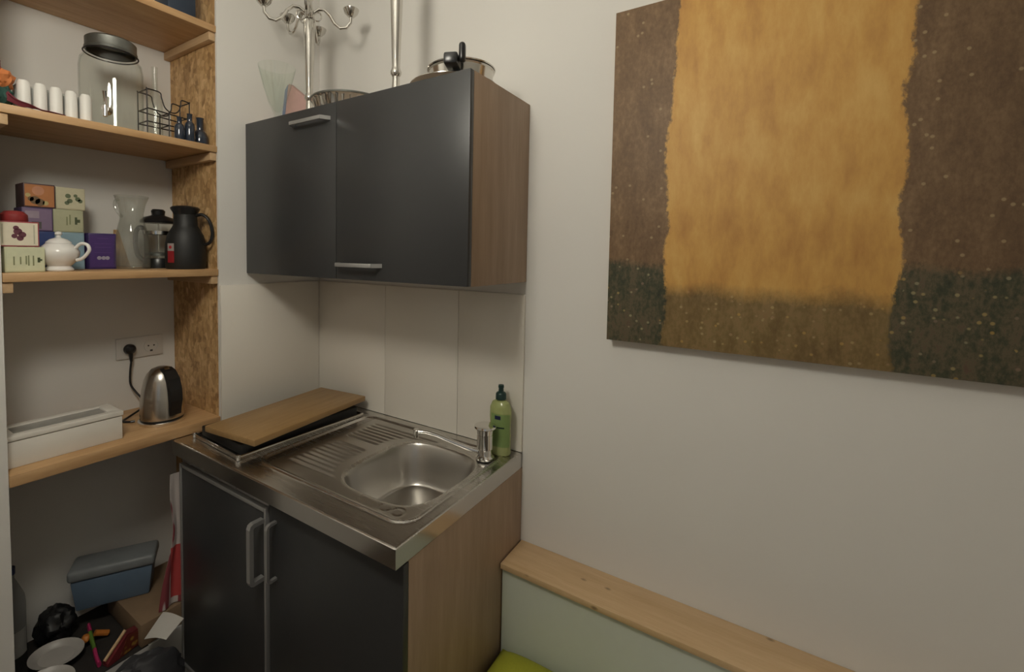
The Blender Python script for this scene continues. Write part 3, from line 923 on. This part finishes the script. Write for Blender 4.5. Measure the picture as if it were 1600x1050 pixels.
tea_box('tea_box', 'light blue tea box behind the teapot handle', -0.235, -0.8005, Z2, 0.08, 0.072, 0.116, 0, (0.25, 0.36, 0.42), (0.24, 0.36, 0.43), [((0.10, 0.16, 0.22), [(.5, .55, .012)])])
tea_box('tea_box', 'lilac tea box in the middle of the back stack', -0.235, -0.876, Z2 + .1165, 0.08, 0.070, 0.070, 0, (0.09, 0.055, 0.14), (0.22, 0.155, 0.25),
        [((0.34, 0.27, 0.33), [(.1, .55, .55, .85)]), ((0.10, 0.09, 0.09), [(.3, .62, .1, .4)])])
tea_box('tea_box', 'sage green tea box in the middle of the back stack', -0.235, -0.8025, Z2 + .1165, 0.08, 0.074, 0.070, 0, (0.42, 0.42, 0.27), (0.44, 0.44, 0.29),
        [((0.18, 0.20, 0.10), strokes((.42, .52), .35, .75)), ((0.08, 0.10, 0.05), [(.7, .78, .35, .68), (.76, .88, .44, .58)])])
tea_box('tea_box', 'orange tea box on top of the back stack', -0.235, -0.870, Z2 + .187, 0.08, 0.072, 0.071, 0, (0.085, 0.045, 0.05), (0.47, 0.19, 0.07),
        [((0.16, 0.10, 0.05), [(.35, .3, .012), (.5, .22, .011), (.22, .35, .007)]), ((0.55, 0.26, 0.15), [(.45, .7, .014)]), ((0.48, 0.40, 0.18), [(.68, .2, .007), (.13, .5, .006)])])
tea_box('tea_box', 'cream tea box with a green leaf print on top of the back stack', -0.235, -0.796, Z2 + .187, 0.08, 0.072, 0.068, 0, (0.55, 0.50, 0.34), (0.57, 0.53, 0.37),
        [((0.13, 0.16, 0.09), [(.4, .62, .007), (.46, .4, .007), (.36, .3, .006), (.74, .5, .007), (.82, .42, .006), (.66, .65, .005)])])
tea_box('tea_box', 'deep purple tea box standing between the teapot and the glass carafe', -0.205, -0.7225, Z2, 0.06, 0.074, 0.116, 0, (0.045, 0.022, 0.12), (0.065, 0.03, 0.155),
        [((0.10, 0.05, 0.20), [(.2, .8, .6, .62), (.2, .8, .7, .72), (.2, .8, .45, .47), (.3, .7, .85, .87)]), ((0.33, 0.30, 0.38), [(.36, .31, .006), (.52, .31, .006), (.66, .31, .006)])])

TPt = thing('teapot', 'small white porcelain teapot in front of the tea boxes', 'teapot', (-0.085, -0.858, Z2), 8)
MB().lathe([(0, 0), (0.032, 0), (0.034, 0.004), (0.03, 0.010), (0.027, 0.014), (0.038, 0.026), (0.047, 0.045), (0.048, 0.055), (0.043, 0.068), (0.031, 0.078), (0.029, 0.080), (0, 0.080)], 40).build('pot', 'porcelain', TPt)
l_ = MB().lathe([(0, 0.0803), (0.030, 0.0803), (0.029, 0.084), (0.02, 0.092), (0.008, 0.0965), (0, 0.097)], 32).build('lid', 'porcelain', TPt)
MB().lathe([(0, 0.0972), (0.006, 0.0972), (0.005, 0.102), (0.009, 0.107), (0.008, 0.113), (0, 0.116)], 18).build('knob', 'porcelain', l_)
da = Vector((math.cos(math.radians(38)), math.sin(math.radians(38)), 0))
MB().tube([da * r + Vector((0, 0, z)) for r, z in smooth([(0.043, 0.072, 0), (0.058, 0.083, 0), (0.074, 0.078, 0), (0.078, 0.062, 0), (0.070, 0.046, 0), (0.058, 0.034, 0), (0.044, 0.030, 0)], 5) for (r, z) in [(r, z)]] if False else
          [da * p_.x + Vector((0, 0, p_.y)) for p_ in smooth([(0.043, 0.068, 0), (0.056, 0.080, 0), (0.072, 0.077, 0), (0.077, 0.062, 0), (0.068, 0.046, 0), (0.057, 0.036, 0), (0.044, 0.032, 0)], 5)], 0.0048, 12).build('handle', 'porcelain', TPt)
db_ = -da
MB().tube([db_ * p_.x + Vector((0, 0, p_.y)) for p_ in smooth([(0.042, 0.036, 0), (0.058, 0.044, 0), (0.066, 0.062, 0), (0.074, 0.078, 0)], 5)], [0.012 - 0.0004 * i for i in range(16)], 14).build('spout', 'porcelain', TPt)

CF = thing('carafe', 'cloudy glass carafe with a flared lip and side loop', 'carafe', (-0.16, -0.6445, Z2))
prof = [(0, 0), (0.047, 0), (0.050, 0.006), (0.051, 0.05), (0.049, 0.09), (0.042, 0.13), (0.034, 0.165), (0.033, 0.185), (0.039, 0.215), (0.049, 0.243), (0.0475, 0.244), (0.037, 0.216), (0.031, 0.186), (0.0318, 0.165), (0.0395, 0.13), (0.0465, 0.09), (0.0485, 0.05), (0.047, 0.009), (0, 0.007)]
MB().lathe(prof, 44).build('glass_body', 'frost', CF)
dl = Vector((-0.83, -0.55, 0)).normalized()
MB().tube([dl * p_.x + Vector((0, 0, p_.y)) for p_ in smooth([(0.034, 0.175, 0), (0.046, 0.19, 0), (0.056, 0.21, 0), (0.054, 0.228, 0), (0.044, 0.232, 0)], 4)], 0.005, 10).build('loop', 'frost', CF)

FP = thing('french_press', 'glass french press with a black lid behind the black jug', 'coffee press', (-0.205, -0.5455, Z2))
MB().lathe([(0, 0.008), (0.044, 0.008), (0.0445, 0.16), (0.043, 0.16), (0.0425, 0.01), (0, 0.010)], 40).build('beaker', 'glass', FP)
MB().lathe([(0, 0), (0.050, 0), (0.050, 0.006), (0.047, 0.030), (0.0452, 0.034), (0.0452, 0.0075), (0, 0.0075)], 40).build('base', 'blackplastic', FP)
MB().lathe([(0.0, 0.1605), (0.054, 0.1605), (0.056, 0.168), (0.045, 0.180), (0.022, 0.188), (0.020, 0.190), (0.022, 0.204), (0.017, 0.210), (0, 0.211)], 40).build('lid', 'blackplastic', FP)
MB().tube([(0, 0, 0.034), (0, 0, 0.16)], 0.0022, 8).build('plunger_rod', 'chrome', FP)
MB().lathe([(0, 0.044), (0.0415, 0.044), (0.0415, 0.052), (0.03, 0.056), (0, 0.057)], 32).build('plunger', 'galv', FP)
MB().lathe([(0.0452, 0.12), (0.047, 0.12), (0.047, 0.132), (0.0452, 0.132)], 40, close=True).build('band', 'chrome', FP)
dl = Vector((-0.62, -0.78, 0)).normalized()
MB().tube([dl * p_.x + Vector((0, 0, p_.y)) for p_ in smooth([(0.046, 0.14, 0), (0.058, 0.145, 0), (0.070, 0.125, 0), (0.071, 0.08, 0), (0.064, 0.045, 0), (0.047, 0.026, 0)], 5)], 0.0075, 12, flat=1.3).build('handle', 'blackplastic', FP)

WD = MB().prism([(-0.006, 0, 0), (0.006, 0, 0), (0.006, 0.052, 0.0), (0.006, 0.0, 0.118), (-0.006, 0.0, 0.118)], (0, 0, 0)) if False else MB().prism([(0, -0.002, 0.0), (0, 0.048, 0.0), (0, 0.012, 0.135), (0, 0.0, 0.135)], (0.012, 0, 0), 0.001)
wd = WD.build('wooden_wedge', 'osb')
wd.location = (-0.33, -0.640, Z2)
tag(wd, 'brown wooden wedge standing behind the glass carafe', 'wedge')

TJ = thing('thermos_jug', 'matt black vacuum jug with a red label on the tea shelf', 'jug', (-0.088, -0.5075, Z2))
MB().lathe([(0, 0), (0.060, 0), (0.0625, 0.005), (0.0635, 0.05), (0.0625, 0.085), (0.056, 0.118), (0.043, 0.142), (0.0375, 0.152), (0.036, 0.19), (0, 0.19)], 48).build('body', 'blackmatt', TJ)
lj = MB().lathe([(0, 0.1905), (0.036, 0.1905), (0.038, 0.196), (0.045, 0.208), (0.046, 0.213), (0.040, 0.218), (0.02, 0.221), (0, 0.2215)], 40)
lj.build('lid', 'blackplastic', TJ)
dh = Vector((0.72, 0.69, 0)).normalized()
dh = Vector((0.62, 0.55, 0)).normalized()
MB().tube([dh * p_.x + Vector((0, 0, p_.y)) for p_ in smooth([(0.036, 0.188, 0), (0.056, 0.192, 0), (0.076, 0.176, 0), (0.087, 0.145, 0), (0.088, 0.115, 0), (0.079, 0.093, 0), (0.060, 0.084, 0)], 6)], 0.0055, 12, flat=1.6).build('handle', 'blackplastic', TJ)
wrap_label(0.0640, 1, -82, -58, 0.022, 0.062).build('label', 'red', TJ)
M['labelwhite'] = plain('label_white', (0.62, 0.56, 0.54), 0.4)
lw = wrap_label(0.0640, 1, -82, -58, 0.0622, 0.088)
lw = lw.build('label_top', 'labelwhite', TJ)
lw['label'] = 'white upper half of the label with a small red mark'
mb = MB()
a = math.radians(-70)
mm_ = Matrix.Translation((0.0643 * math.cos(a), 0.0643 * math.sin(a), 0.075)) @ Matrix.Rotation(a, 4, 'Z') @ Matrix.Rotation(math.radians(90), 4, 'Y')
mb.lathe([(0, 0), (0.0055, 0), (0.0055, 0.0006), (0, 0.0006)], 14, mat=mm_)
mb.build('emblem', 'red', lw)

# ------------------------------------------------------------------ lowest shelf
Z1 = 0.8945
KT = thing('kettle', 'brushed steel electric kettle with a black handle on the lowest shelf', 'kettle', (-0.116, -0.580, Z1), 12)
MB().lathe([(0, 0), (0.070, 0), (0.072, 0.004), (0.072, 0.010), (0.066, 0.013), (0, 0.013)], 40).build('base', 'chrome', KT)
MB().lathe([(0, 0.0135), (0.0655, 0.0135), (0.0665, 0.017), (0, 0.0175)], 40).build('base_ring', 'blackplastic', KT)
MB().lathe([(0, 0.018), (0.066, 0.018), (0.0665, 0.03), (0.065, 0.07), (0.060, 0.115), (0.053, 0.148), (0.044, 0.170), (0.030, 0.186), (0.014, 0.192), (0, 0.193)], 48).build('body', 'kettle_steel', KT)
hp = [(0.020, 0.1895), (0.042, 0.180), (0.062, 0.155), (0.073, 0.118), (0.075, 0.08), (0.068, 0.048), (0.0665, 0.03)]
inner = [(0.020, 0.186), (0.040, 0.172), (0.052, 0.145), (0.058, 0.118), (0.062, 0.08), (0.0645, 0.048), (0.0660, 0.03)]
mb = MB()
for i in range(len(hp) - 1):
    w_ = 0.021
    mb.prism([(hp[i][0], -w_, hp[i][1]), (hp[i + 1][0], -w_, hp[i + 1][1]), (inner[i + 1][0], -w_, inner[i + 1][1]), (inner[i][0], -w_, inner[i][1])], (0, 2 * w_, 0))
mb.build('handle', 'blackplastic', KT, 50)
KC = thing('power_cord', 'black kettle cord with a round plug in the wall socket', 'cord', (-0.33, -0.598, 1.123))
MB().lathe([(0, 0), (0.019, 0), (0.0195, 0.004), (0.017, 0.016), (0.010, 0.022), (0, 0.023)], 24, mat=Matrix.Rotation(math.radians(90), 4, 'Y')).build('plug', 'blackplastic', KC)
cp_ = [(0.012, 0.0, -0.006), (0.014, 0.001, -0.035), (0.012, -0.003, -0.09), (0.012, -0.002, -0.13), (0.025, 0.010, -0.16), (0.05, 0.02, -0.185), (0.08, 0.01, -0.205), (0.10, -0.04, -0.222), (0.125, -0.07, -0.2245), (0.15, -0.06, -0.2245), (0.158, -0.045, -0.2245)]
MB().tube(smooth(cp_, 6), 0.0036, 8).build('cable', 'blackplastic', KC)
MB().tube([(0.012, 0.0, -0.006), (0.014, 0.001, -0.045)], [0.0085, 0.0045], 12).build('strain_relief', 'blackplastic', KC)
WS = thing('wall_socket', 'white double wall socket above the kettle', 'socket', (NB + .0005, -0.561, 1.125))
MB().box(0, -0.077, -0.039, 0.0065, 0.077, 0.039, 0.0025).build('plate', 'whiteplastic', WS)
for y in (-0.037, 0.037):
    mr = Matrix.Translation((0.0067, y, 0)) @ Matrix.Rotation(math.radians(90), 4, 'Y')
    s_ = MB().lathe([(0.0225, 0), (0.025, 0), (0.025, 0.0022), (0.0225, 0.0022)], 32, mat=mr, close=True)
    s_ = s_.build('socket_ring', 'whiteplastic', WS)
    if y > 0:
        mb = MB()
        for yy, zz in ((-0.0095, 0), (0.0095, 0)):
            mb.lathe([(0, 0), (0.003, 0), (0.003, 0.0006), (0, 0.0006)], 10, mat=Matrix.Translation((0.0068, y + yy, zz)) @ Matrix.Rotation(math.radians(90), 4, 'Y'))
        mb.box(0.0068, y - .004, -0.022, 0.0095, y + .004, -0.016)
        mb.build('contact', 'black_card', s_)['kind'] = 'stuff'
BXX = thing('tea_chest', 'long white wooden tea box with a glass-topped lid on the lowest shelf', 'box', (-0.105, -0.8565, Z1))
mb = MB()
mb.box(-0.062, -0.133, 0, 0.058, 0.133, 0.072, 0.0015)
mb.build('case', 'whitebox', BXX)
lid = MB()
lid.box(-0.064, -0.136, 0.0745, -0.042, 0.136, 0.088, 0.0015)
lid.box(0.030, -0.136, 0.0745, 0.060, 0.136, 0.088, 0.0015)
lid.box(-0.042, -0.136, 0.0745, 0.030, -0.112, 0.088, 0.0015)
lid.box(-0.042, 0.104, 0.0745, 0.030, 0.136, 0.088, 0.0015)
lid = lid.build('lid', 'whitebox', BXX)
M['windowgrey'] = plain('tea_bags_under_glass', (0.26, 0.255, 0.235), 0.12, var=0.35, nscale=22, coat=0.4)
MB().box(-0.042, -0.112, 0.077, 0.030, 0.104, 0.084).build('lid_window', 'windowgrey', lid)

# ------------------------------------------------------------------ clutter below the lowest shelf
M['cardboard'] = plain('cardboard', (0.22, 0.145, 0.085), 0.8, var=0.12)
M['bluebox'] = plain('blue_plastic', (0.115, 0.17, 0.245), 0.4, var=0.08)
M['bluelid'] = plain('grey_blue_lid', (0.20, 0.215, 0.225), 0.45, var=0.25, nscale=18)
CB = MB().box(-0.13, -0.115, 0, 0.142, 0.115, 0.076, 0.002).build('cardboard_carton', 'cardboard')
CB.location = (-0.145, -0.585, NF + .0042)
CB.rotation_euler = (0, 0, 0)
tag(CB, 'flat brown cardboard carton under the blue lidded box', 'carton')
BB_ = thing('storage_box', 'blue plastic storage box with a greyish lid in the niche bottom', 'storage box', (-0.232, -0.678, NF + .0812), 60)
mb = MB()
mb.prism([(-0.110, -0.052, 0), (0.095, -0.052, 0), (0.107, -0.058, 0.105), (-0.122, -0.058, 0.105)], (0, 0.092, 0), 0.006)
mb.build('tub', 'bluebox', BB_)
mb = MB()
mb.box(-0.130, -0.064, 0.1055, 0.115, 0.042, 0.143, 0.012, 3)
mb.build('lid', 'bluelid', BB_)
M['bag'] = plain('black_bag', (0.008, 0.008, 0.009), 0.5, var=.2)
bg = MB().blob((0, 0, 0.05), (0.058, 0.050, 0.060), 4, .22, 2.2, 4, 0.0008).build('black_bag', 'bag')
bg.location = (-0.274, -0.842, NF + .004)
tag(bg, 'crumpled black bag at the left front corner of the blue storage box', 'bag')
M['darksheet'] = plain('floor_darkening_sheet', (0.022, 0.018, 0.016), 0.9, var=.3, bmp=.3)
dk = MB().sheet(lambda u, v: (-0.335 + 0.3328 * u, -0.99 + 0.31 * v, 0.0018 + 0.0008 * math.sin(17 * u + 5 * v)), 16, 16, 0.001).build('dark_floor_sheet', 'darksheet')  # added sheet that turns the bright niche floor dark between the clutter
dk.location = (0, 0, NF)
tag(dk, 'flat dark sheet added to darken the niche floor under the clutter', 'cloth')
gb = MB().blob((0, 0, 0.11), (0.055, 0.135, 0.115), 8, .18, 2.6, 4, 0.0008).build('plastic_bag', 'greybag') if False else None
M['greybag'] = plain('dark_grey_bag', (0.045, 0.045, 0.05), 0.3, var=.4, nscale=18)
gb = MB().blob((0, 0, 0.115), (0.058, 0.132, 0.120), 8, .16, 2.6, 4, 0.0008).build('plastic_bag', 'greybag')
gb.location = (0.078, -0.742, 0.0005)
tag(gb, 'dark grey crumpled plastic bag standing on the floor in front of the niche', 'bag')
M['darkpet'] = plain('dark_bottle_plastic', (0.10, 0.105, 0.11), 0.2, var=.1)
BT = thing('water_bottle', 'clear grey drinking bottle with a pale label at the far left of the niche bottom', 'bottle', (-0.245, -0.955, NF + .0005))
MB().lathe([(0, 0), (0.034, 0), (0.036, 0.006), (0.036, 0.20), (0.034, 0.225), (0.022, 0.26), (0.0125, 0.285), (0.0125, 0.30), (0, 0.30)], 28).build('body', 'pet', BT)
MB().lathe([(0, 0.3005), (0.015, 0.3005), (0.015, 0.32), (0, 0.321)], 20).build('cap', 'navy', BT)
M['palelabel'] = plain('pale_label', (0.60, 0.60, 0.58), 0.5)
lb2 = wrap_label(0.0365, 1, -100, 60, 0.05, 0.13, 16).build('label', 'palelabel', BT)
wrap_label(0.0369, 1, -35, 0, 0.09, 0.115, 5).build('print_mark', 'black_card', lb2)
M['paper'] = plain('white_paper', (0.56, 0.54, 0.50), 0.7, var=.04)
M['greyplastic'] = plain('grey_white_plastic', (0.40, 0.375, 0.35), 0.35, var=.15, nscale=14)
# sheet of paper
sp_ = MB().sheet(lambda u, v: (-0.042 + 0.078 * u, -0.04 + 0.075 * v, 0.012 * math.sin(2.2 * u + 1.0 * v) + 0.02 * v), 10, 10, 0.001).build('paper_sheet', 'paper')
sp_.location = (0.055, -0.652, NF + .058)
sp_.rotation_euler = (0, 0, math.radians(25))
tag(sp_, 'bent white sheet of paper beside the fridge in the niche bottom', 'paper')
for (x, y, z, rz, tilt, lab) in ((-0.152, -0.873, 0.016, 60, 8, 'greyish white plastic dish lying at the back left of the clutter'),
                              (-0.055, -0.925, 0.012, 70, 12, 'greyish white plastic dish lying nearest at the bottom edge of the clutter')):
    d_ = MB().lathe([(0, 0), (0.045, 0), (0.055, 0.008), (0.068, 0.013), (0.068, 0.0145), (0.054, 0.010), (0.044, 0.0022), (0, 0.002)], 36, sy=0.75).build('plastic_dish', 'greyplastic')
    d_.location = (x, y, NF + z + .012)
    d_.rotation_euler = (math.radians(tilt), math.radians(4), math.radians(rz))
    tag(d_, lab, 'dish', 'plastic dishes in the niche bottom')
# coloured strap
M['magenta'] = plain('magenta_plastic', (0.42, 0.03, 0.12), 0.4)
M['orangep'] = plain('orange_plastic', (0.50, 0.17, 0.03), 0.4)
M['greenp'] = plain('green_plastic', (0.10, 0.20, 0.03), 0.4)
ST = thing('toy_strap', 'pink strap with an orange and green clasp lying on the clutter', 'strap', (-0.105, -0.786, NF + .012))
MB().tube(smooth([(-0.115, 0.016, 0.012), (-0.090, 0.008, 0.030), (-0.062, 0.003, 0.028)], 5), 0.009, 10, flat=.6).build('upper_strap', 'magenta', ST)
MB().tube(smooth([(-0.060, 0.002, 0.027), (-0.025, -0.003, 0.016), (0.008, -0.008, 0.010)], 5), 0.0085, 10, flat=.7).build('clasp', 'greenp', ST)
MB().blob((-0.052, -0.012, 0.020), (0.014, 0.012, 0.012), 2, .15, 2, 3).build('button', 'orangep', ST)
MB().tube([(-0.052, 0.012, 0.022), (-0.046, 0.046, 0.002)], 0.009, 10).build('buckle', 'orangep', ST)
MB().tube(smooth([(0.009, -0.008, 0.010), (0.035, -0.012, 0.002), (0.070, -0.016, -0.001)], 5), 0.0095, 10, flat=.6).build('lower_strap', 'magenta', ST)
# red gift bag
M['giftred'] = plain('dark_red_gift_paper', (0.16, 0.025, 0.03), 0.4, var=.4, nscale=25)
mt, nt, b = new_mat('gold_ornament')
vo = node(nt, 'ShaderNodeTexVoronoi', {'Vector': coords(nt), 'Scale': 60.0})
nt.links.new(ramp(nt, vo.outputs['Distance'], [(0.2, (0.34, 0.20, 0.04)), (0.45, (0.14, 0.03, 0.02))]), b.inputs['Base Color'])
b.inputs['Roughness'].default_value = 0.4
M['goldorn'] = mt
GBg = thing('gift_box', 'dark red box with gold ornament and a wooden edge, leaning low beside the fridge', 'box', (-0.030, -0.7130, NF + .0042), 12)
MB().prism([(-0.02, -0.078, 0.0), (-0.02, 0.035, 0.0), (-0.02, 0.035, 0.05), (-0.02, -0.02, 0.062), (-0.02, -0.078, 0.010)], (0.025, 0, 0)).build('panel', 'giftred', GBg)
MB().prism([(0.0055, -0.045, 0.004), (0.0055, 0.03, 0.004), (0.0055, 0.03, 0.045), (0.0055, -0.02, 0.055)], (0.001, 0, 0)).build('ornament', 'goldorn', GBg)
MB().tube([(-0.008, -0.080, 0.018), (-0.008, -0.018, 0.070)], 0.005, 8).build('edge', 'pine_x', GBg)
# tea towel hanging at the fridge side
mt, nt, b = new_mat('red_white_towel')
sx = node(nt, 'ShaderNodeSeparateXYZ', {0: coords(nt)})
wv = node(nt, 'ShaderNodeTexWave', {'Vector': coords(nt, (1, 1, 0.5), (0.6, 0, 0)), 'Scale': 14.0, 'Distortion': 2.0})
c = ramp(nt, wv.outputs[0], [(0.22, (0.22, 0.04, 0.05)), (0.35, (0.48, 0.43, 0.41))])
hi = math_(nt, 'GREATER_THAN', sx.outputs[1], 0.018)
lo_ = math_(nt, 'MULTIPLY', math_(nt, 'LESS_THAN', sx.outputs[2], 0.20), math_(nt, 'GREATER_THAN', sx.outputs[2], 0.022))
c = mixc(nt, math_(nt, 'MULTIPLY', hi, lo_), c, (0.42, 0.05, 0.05))
nt.links.new(c, b.inputs['Base Color'])
b.inputs['Roughness'].default_value = 0.85
M['towel'] = mt
def towel(u, v):
    wdt = 0.042 + 0.044 * max(0.0, 1 - v / 0.58) ** 1.2 + 0.004 * math.sin(9 * v)
    yy = 0.066 - wdt * (1 - u)
    return (-0.006 + 0.007 * math.sin(u * 9 + v * 2) * (1.1 - v) - 0.004 * v, yy, 0.45 * v)
tw = MB().sheet(towel, 20, 30, 0.002).build('tea_towel', 'towel', None, 60)
tw.location = (-0.008, -0.624, NF + .085)
tag(tw, 'red and white tea towel hanging between the niche and the fridge', 'towel')
M['darkclutter'] = plain('brown_pouch', (0.10, 0.075, 0.06), 0.8)
pc = MB().blob((0, 0, 0.045), (0.038, 0.032, 0.075), 6, .25, 2, 4, 0.0005).build('brown_pouch', 'darkclutter')
pc.location = (-0.105, -0.525, NF + .0808)
tag(pc, 'dark brown pouch between the blue box and the tea towel', 'pouch')

# ------------------------------------------------------------------ the lamp that lights the room (out of frame)
mt, nt, b = new_mat('lamp_glow')
b.inputs['Base Color'].default_value = (0.8, 0.8, 0.8, 1)
b.inputs['Emission Color'].default_value = (*LAMP_C, 1)
b.inputs['Emission Strength'].default_value = LAMP_L
M['glow'] = mt
LP = thing('pendant_lamp', 'round glass pendant lamp hanging from the ceiling', 'lamp', (LAMP_P[0], LAMP_P[1], RZ))
dz = LAMP_P[2] - RZ
MB().lathe([(0, dz - .14), (0.055, dz - .129), (0.099, dz - .099), (0.129, dz - .055), (0.14, dz), (0.129, dz + .055), (0.099, dz + .099), (0.055, dz + .129), (0.03, dz + .134), (0, dz + .134)], 40).build('globe', 'glow', LP)
MB().tube([(0, 0, dz + .135), (0, 0, -0.03)], 0.004, 8).build('cable', 'blackplastic', LP)
MB().lathe([(0, -0.03), (0.05, -0.03), (0.05, -0.0005), (0, -0.0005)], 24).build('ceiling_rose', 'whiteplastic', LP)
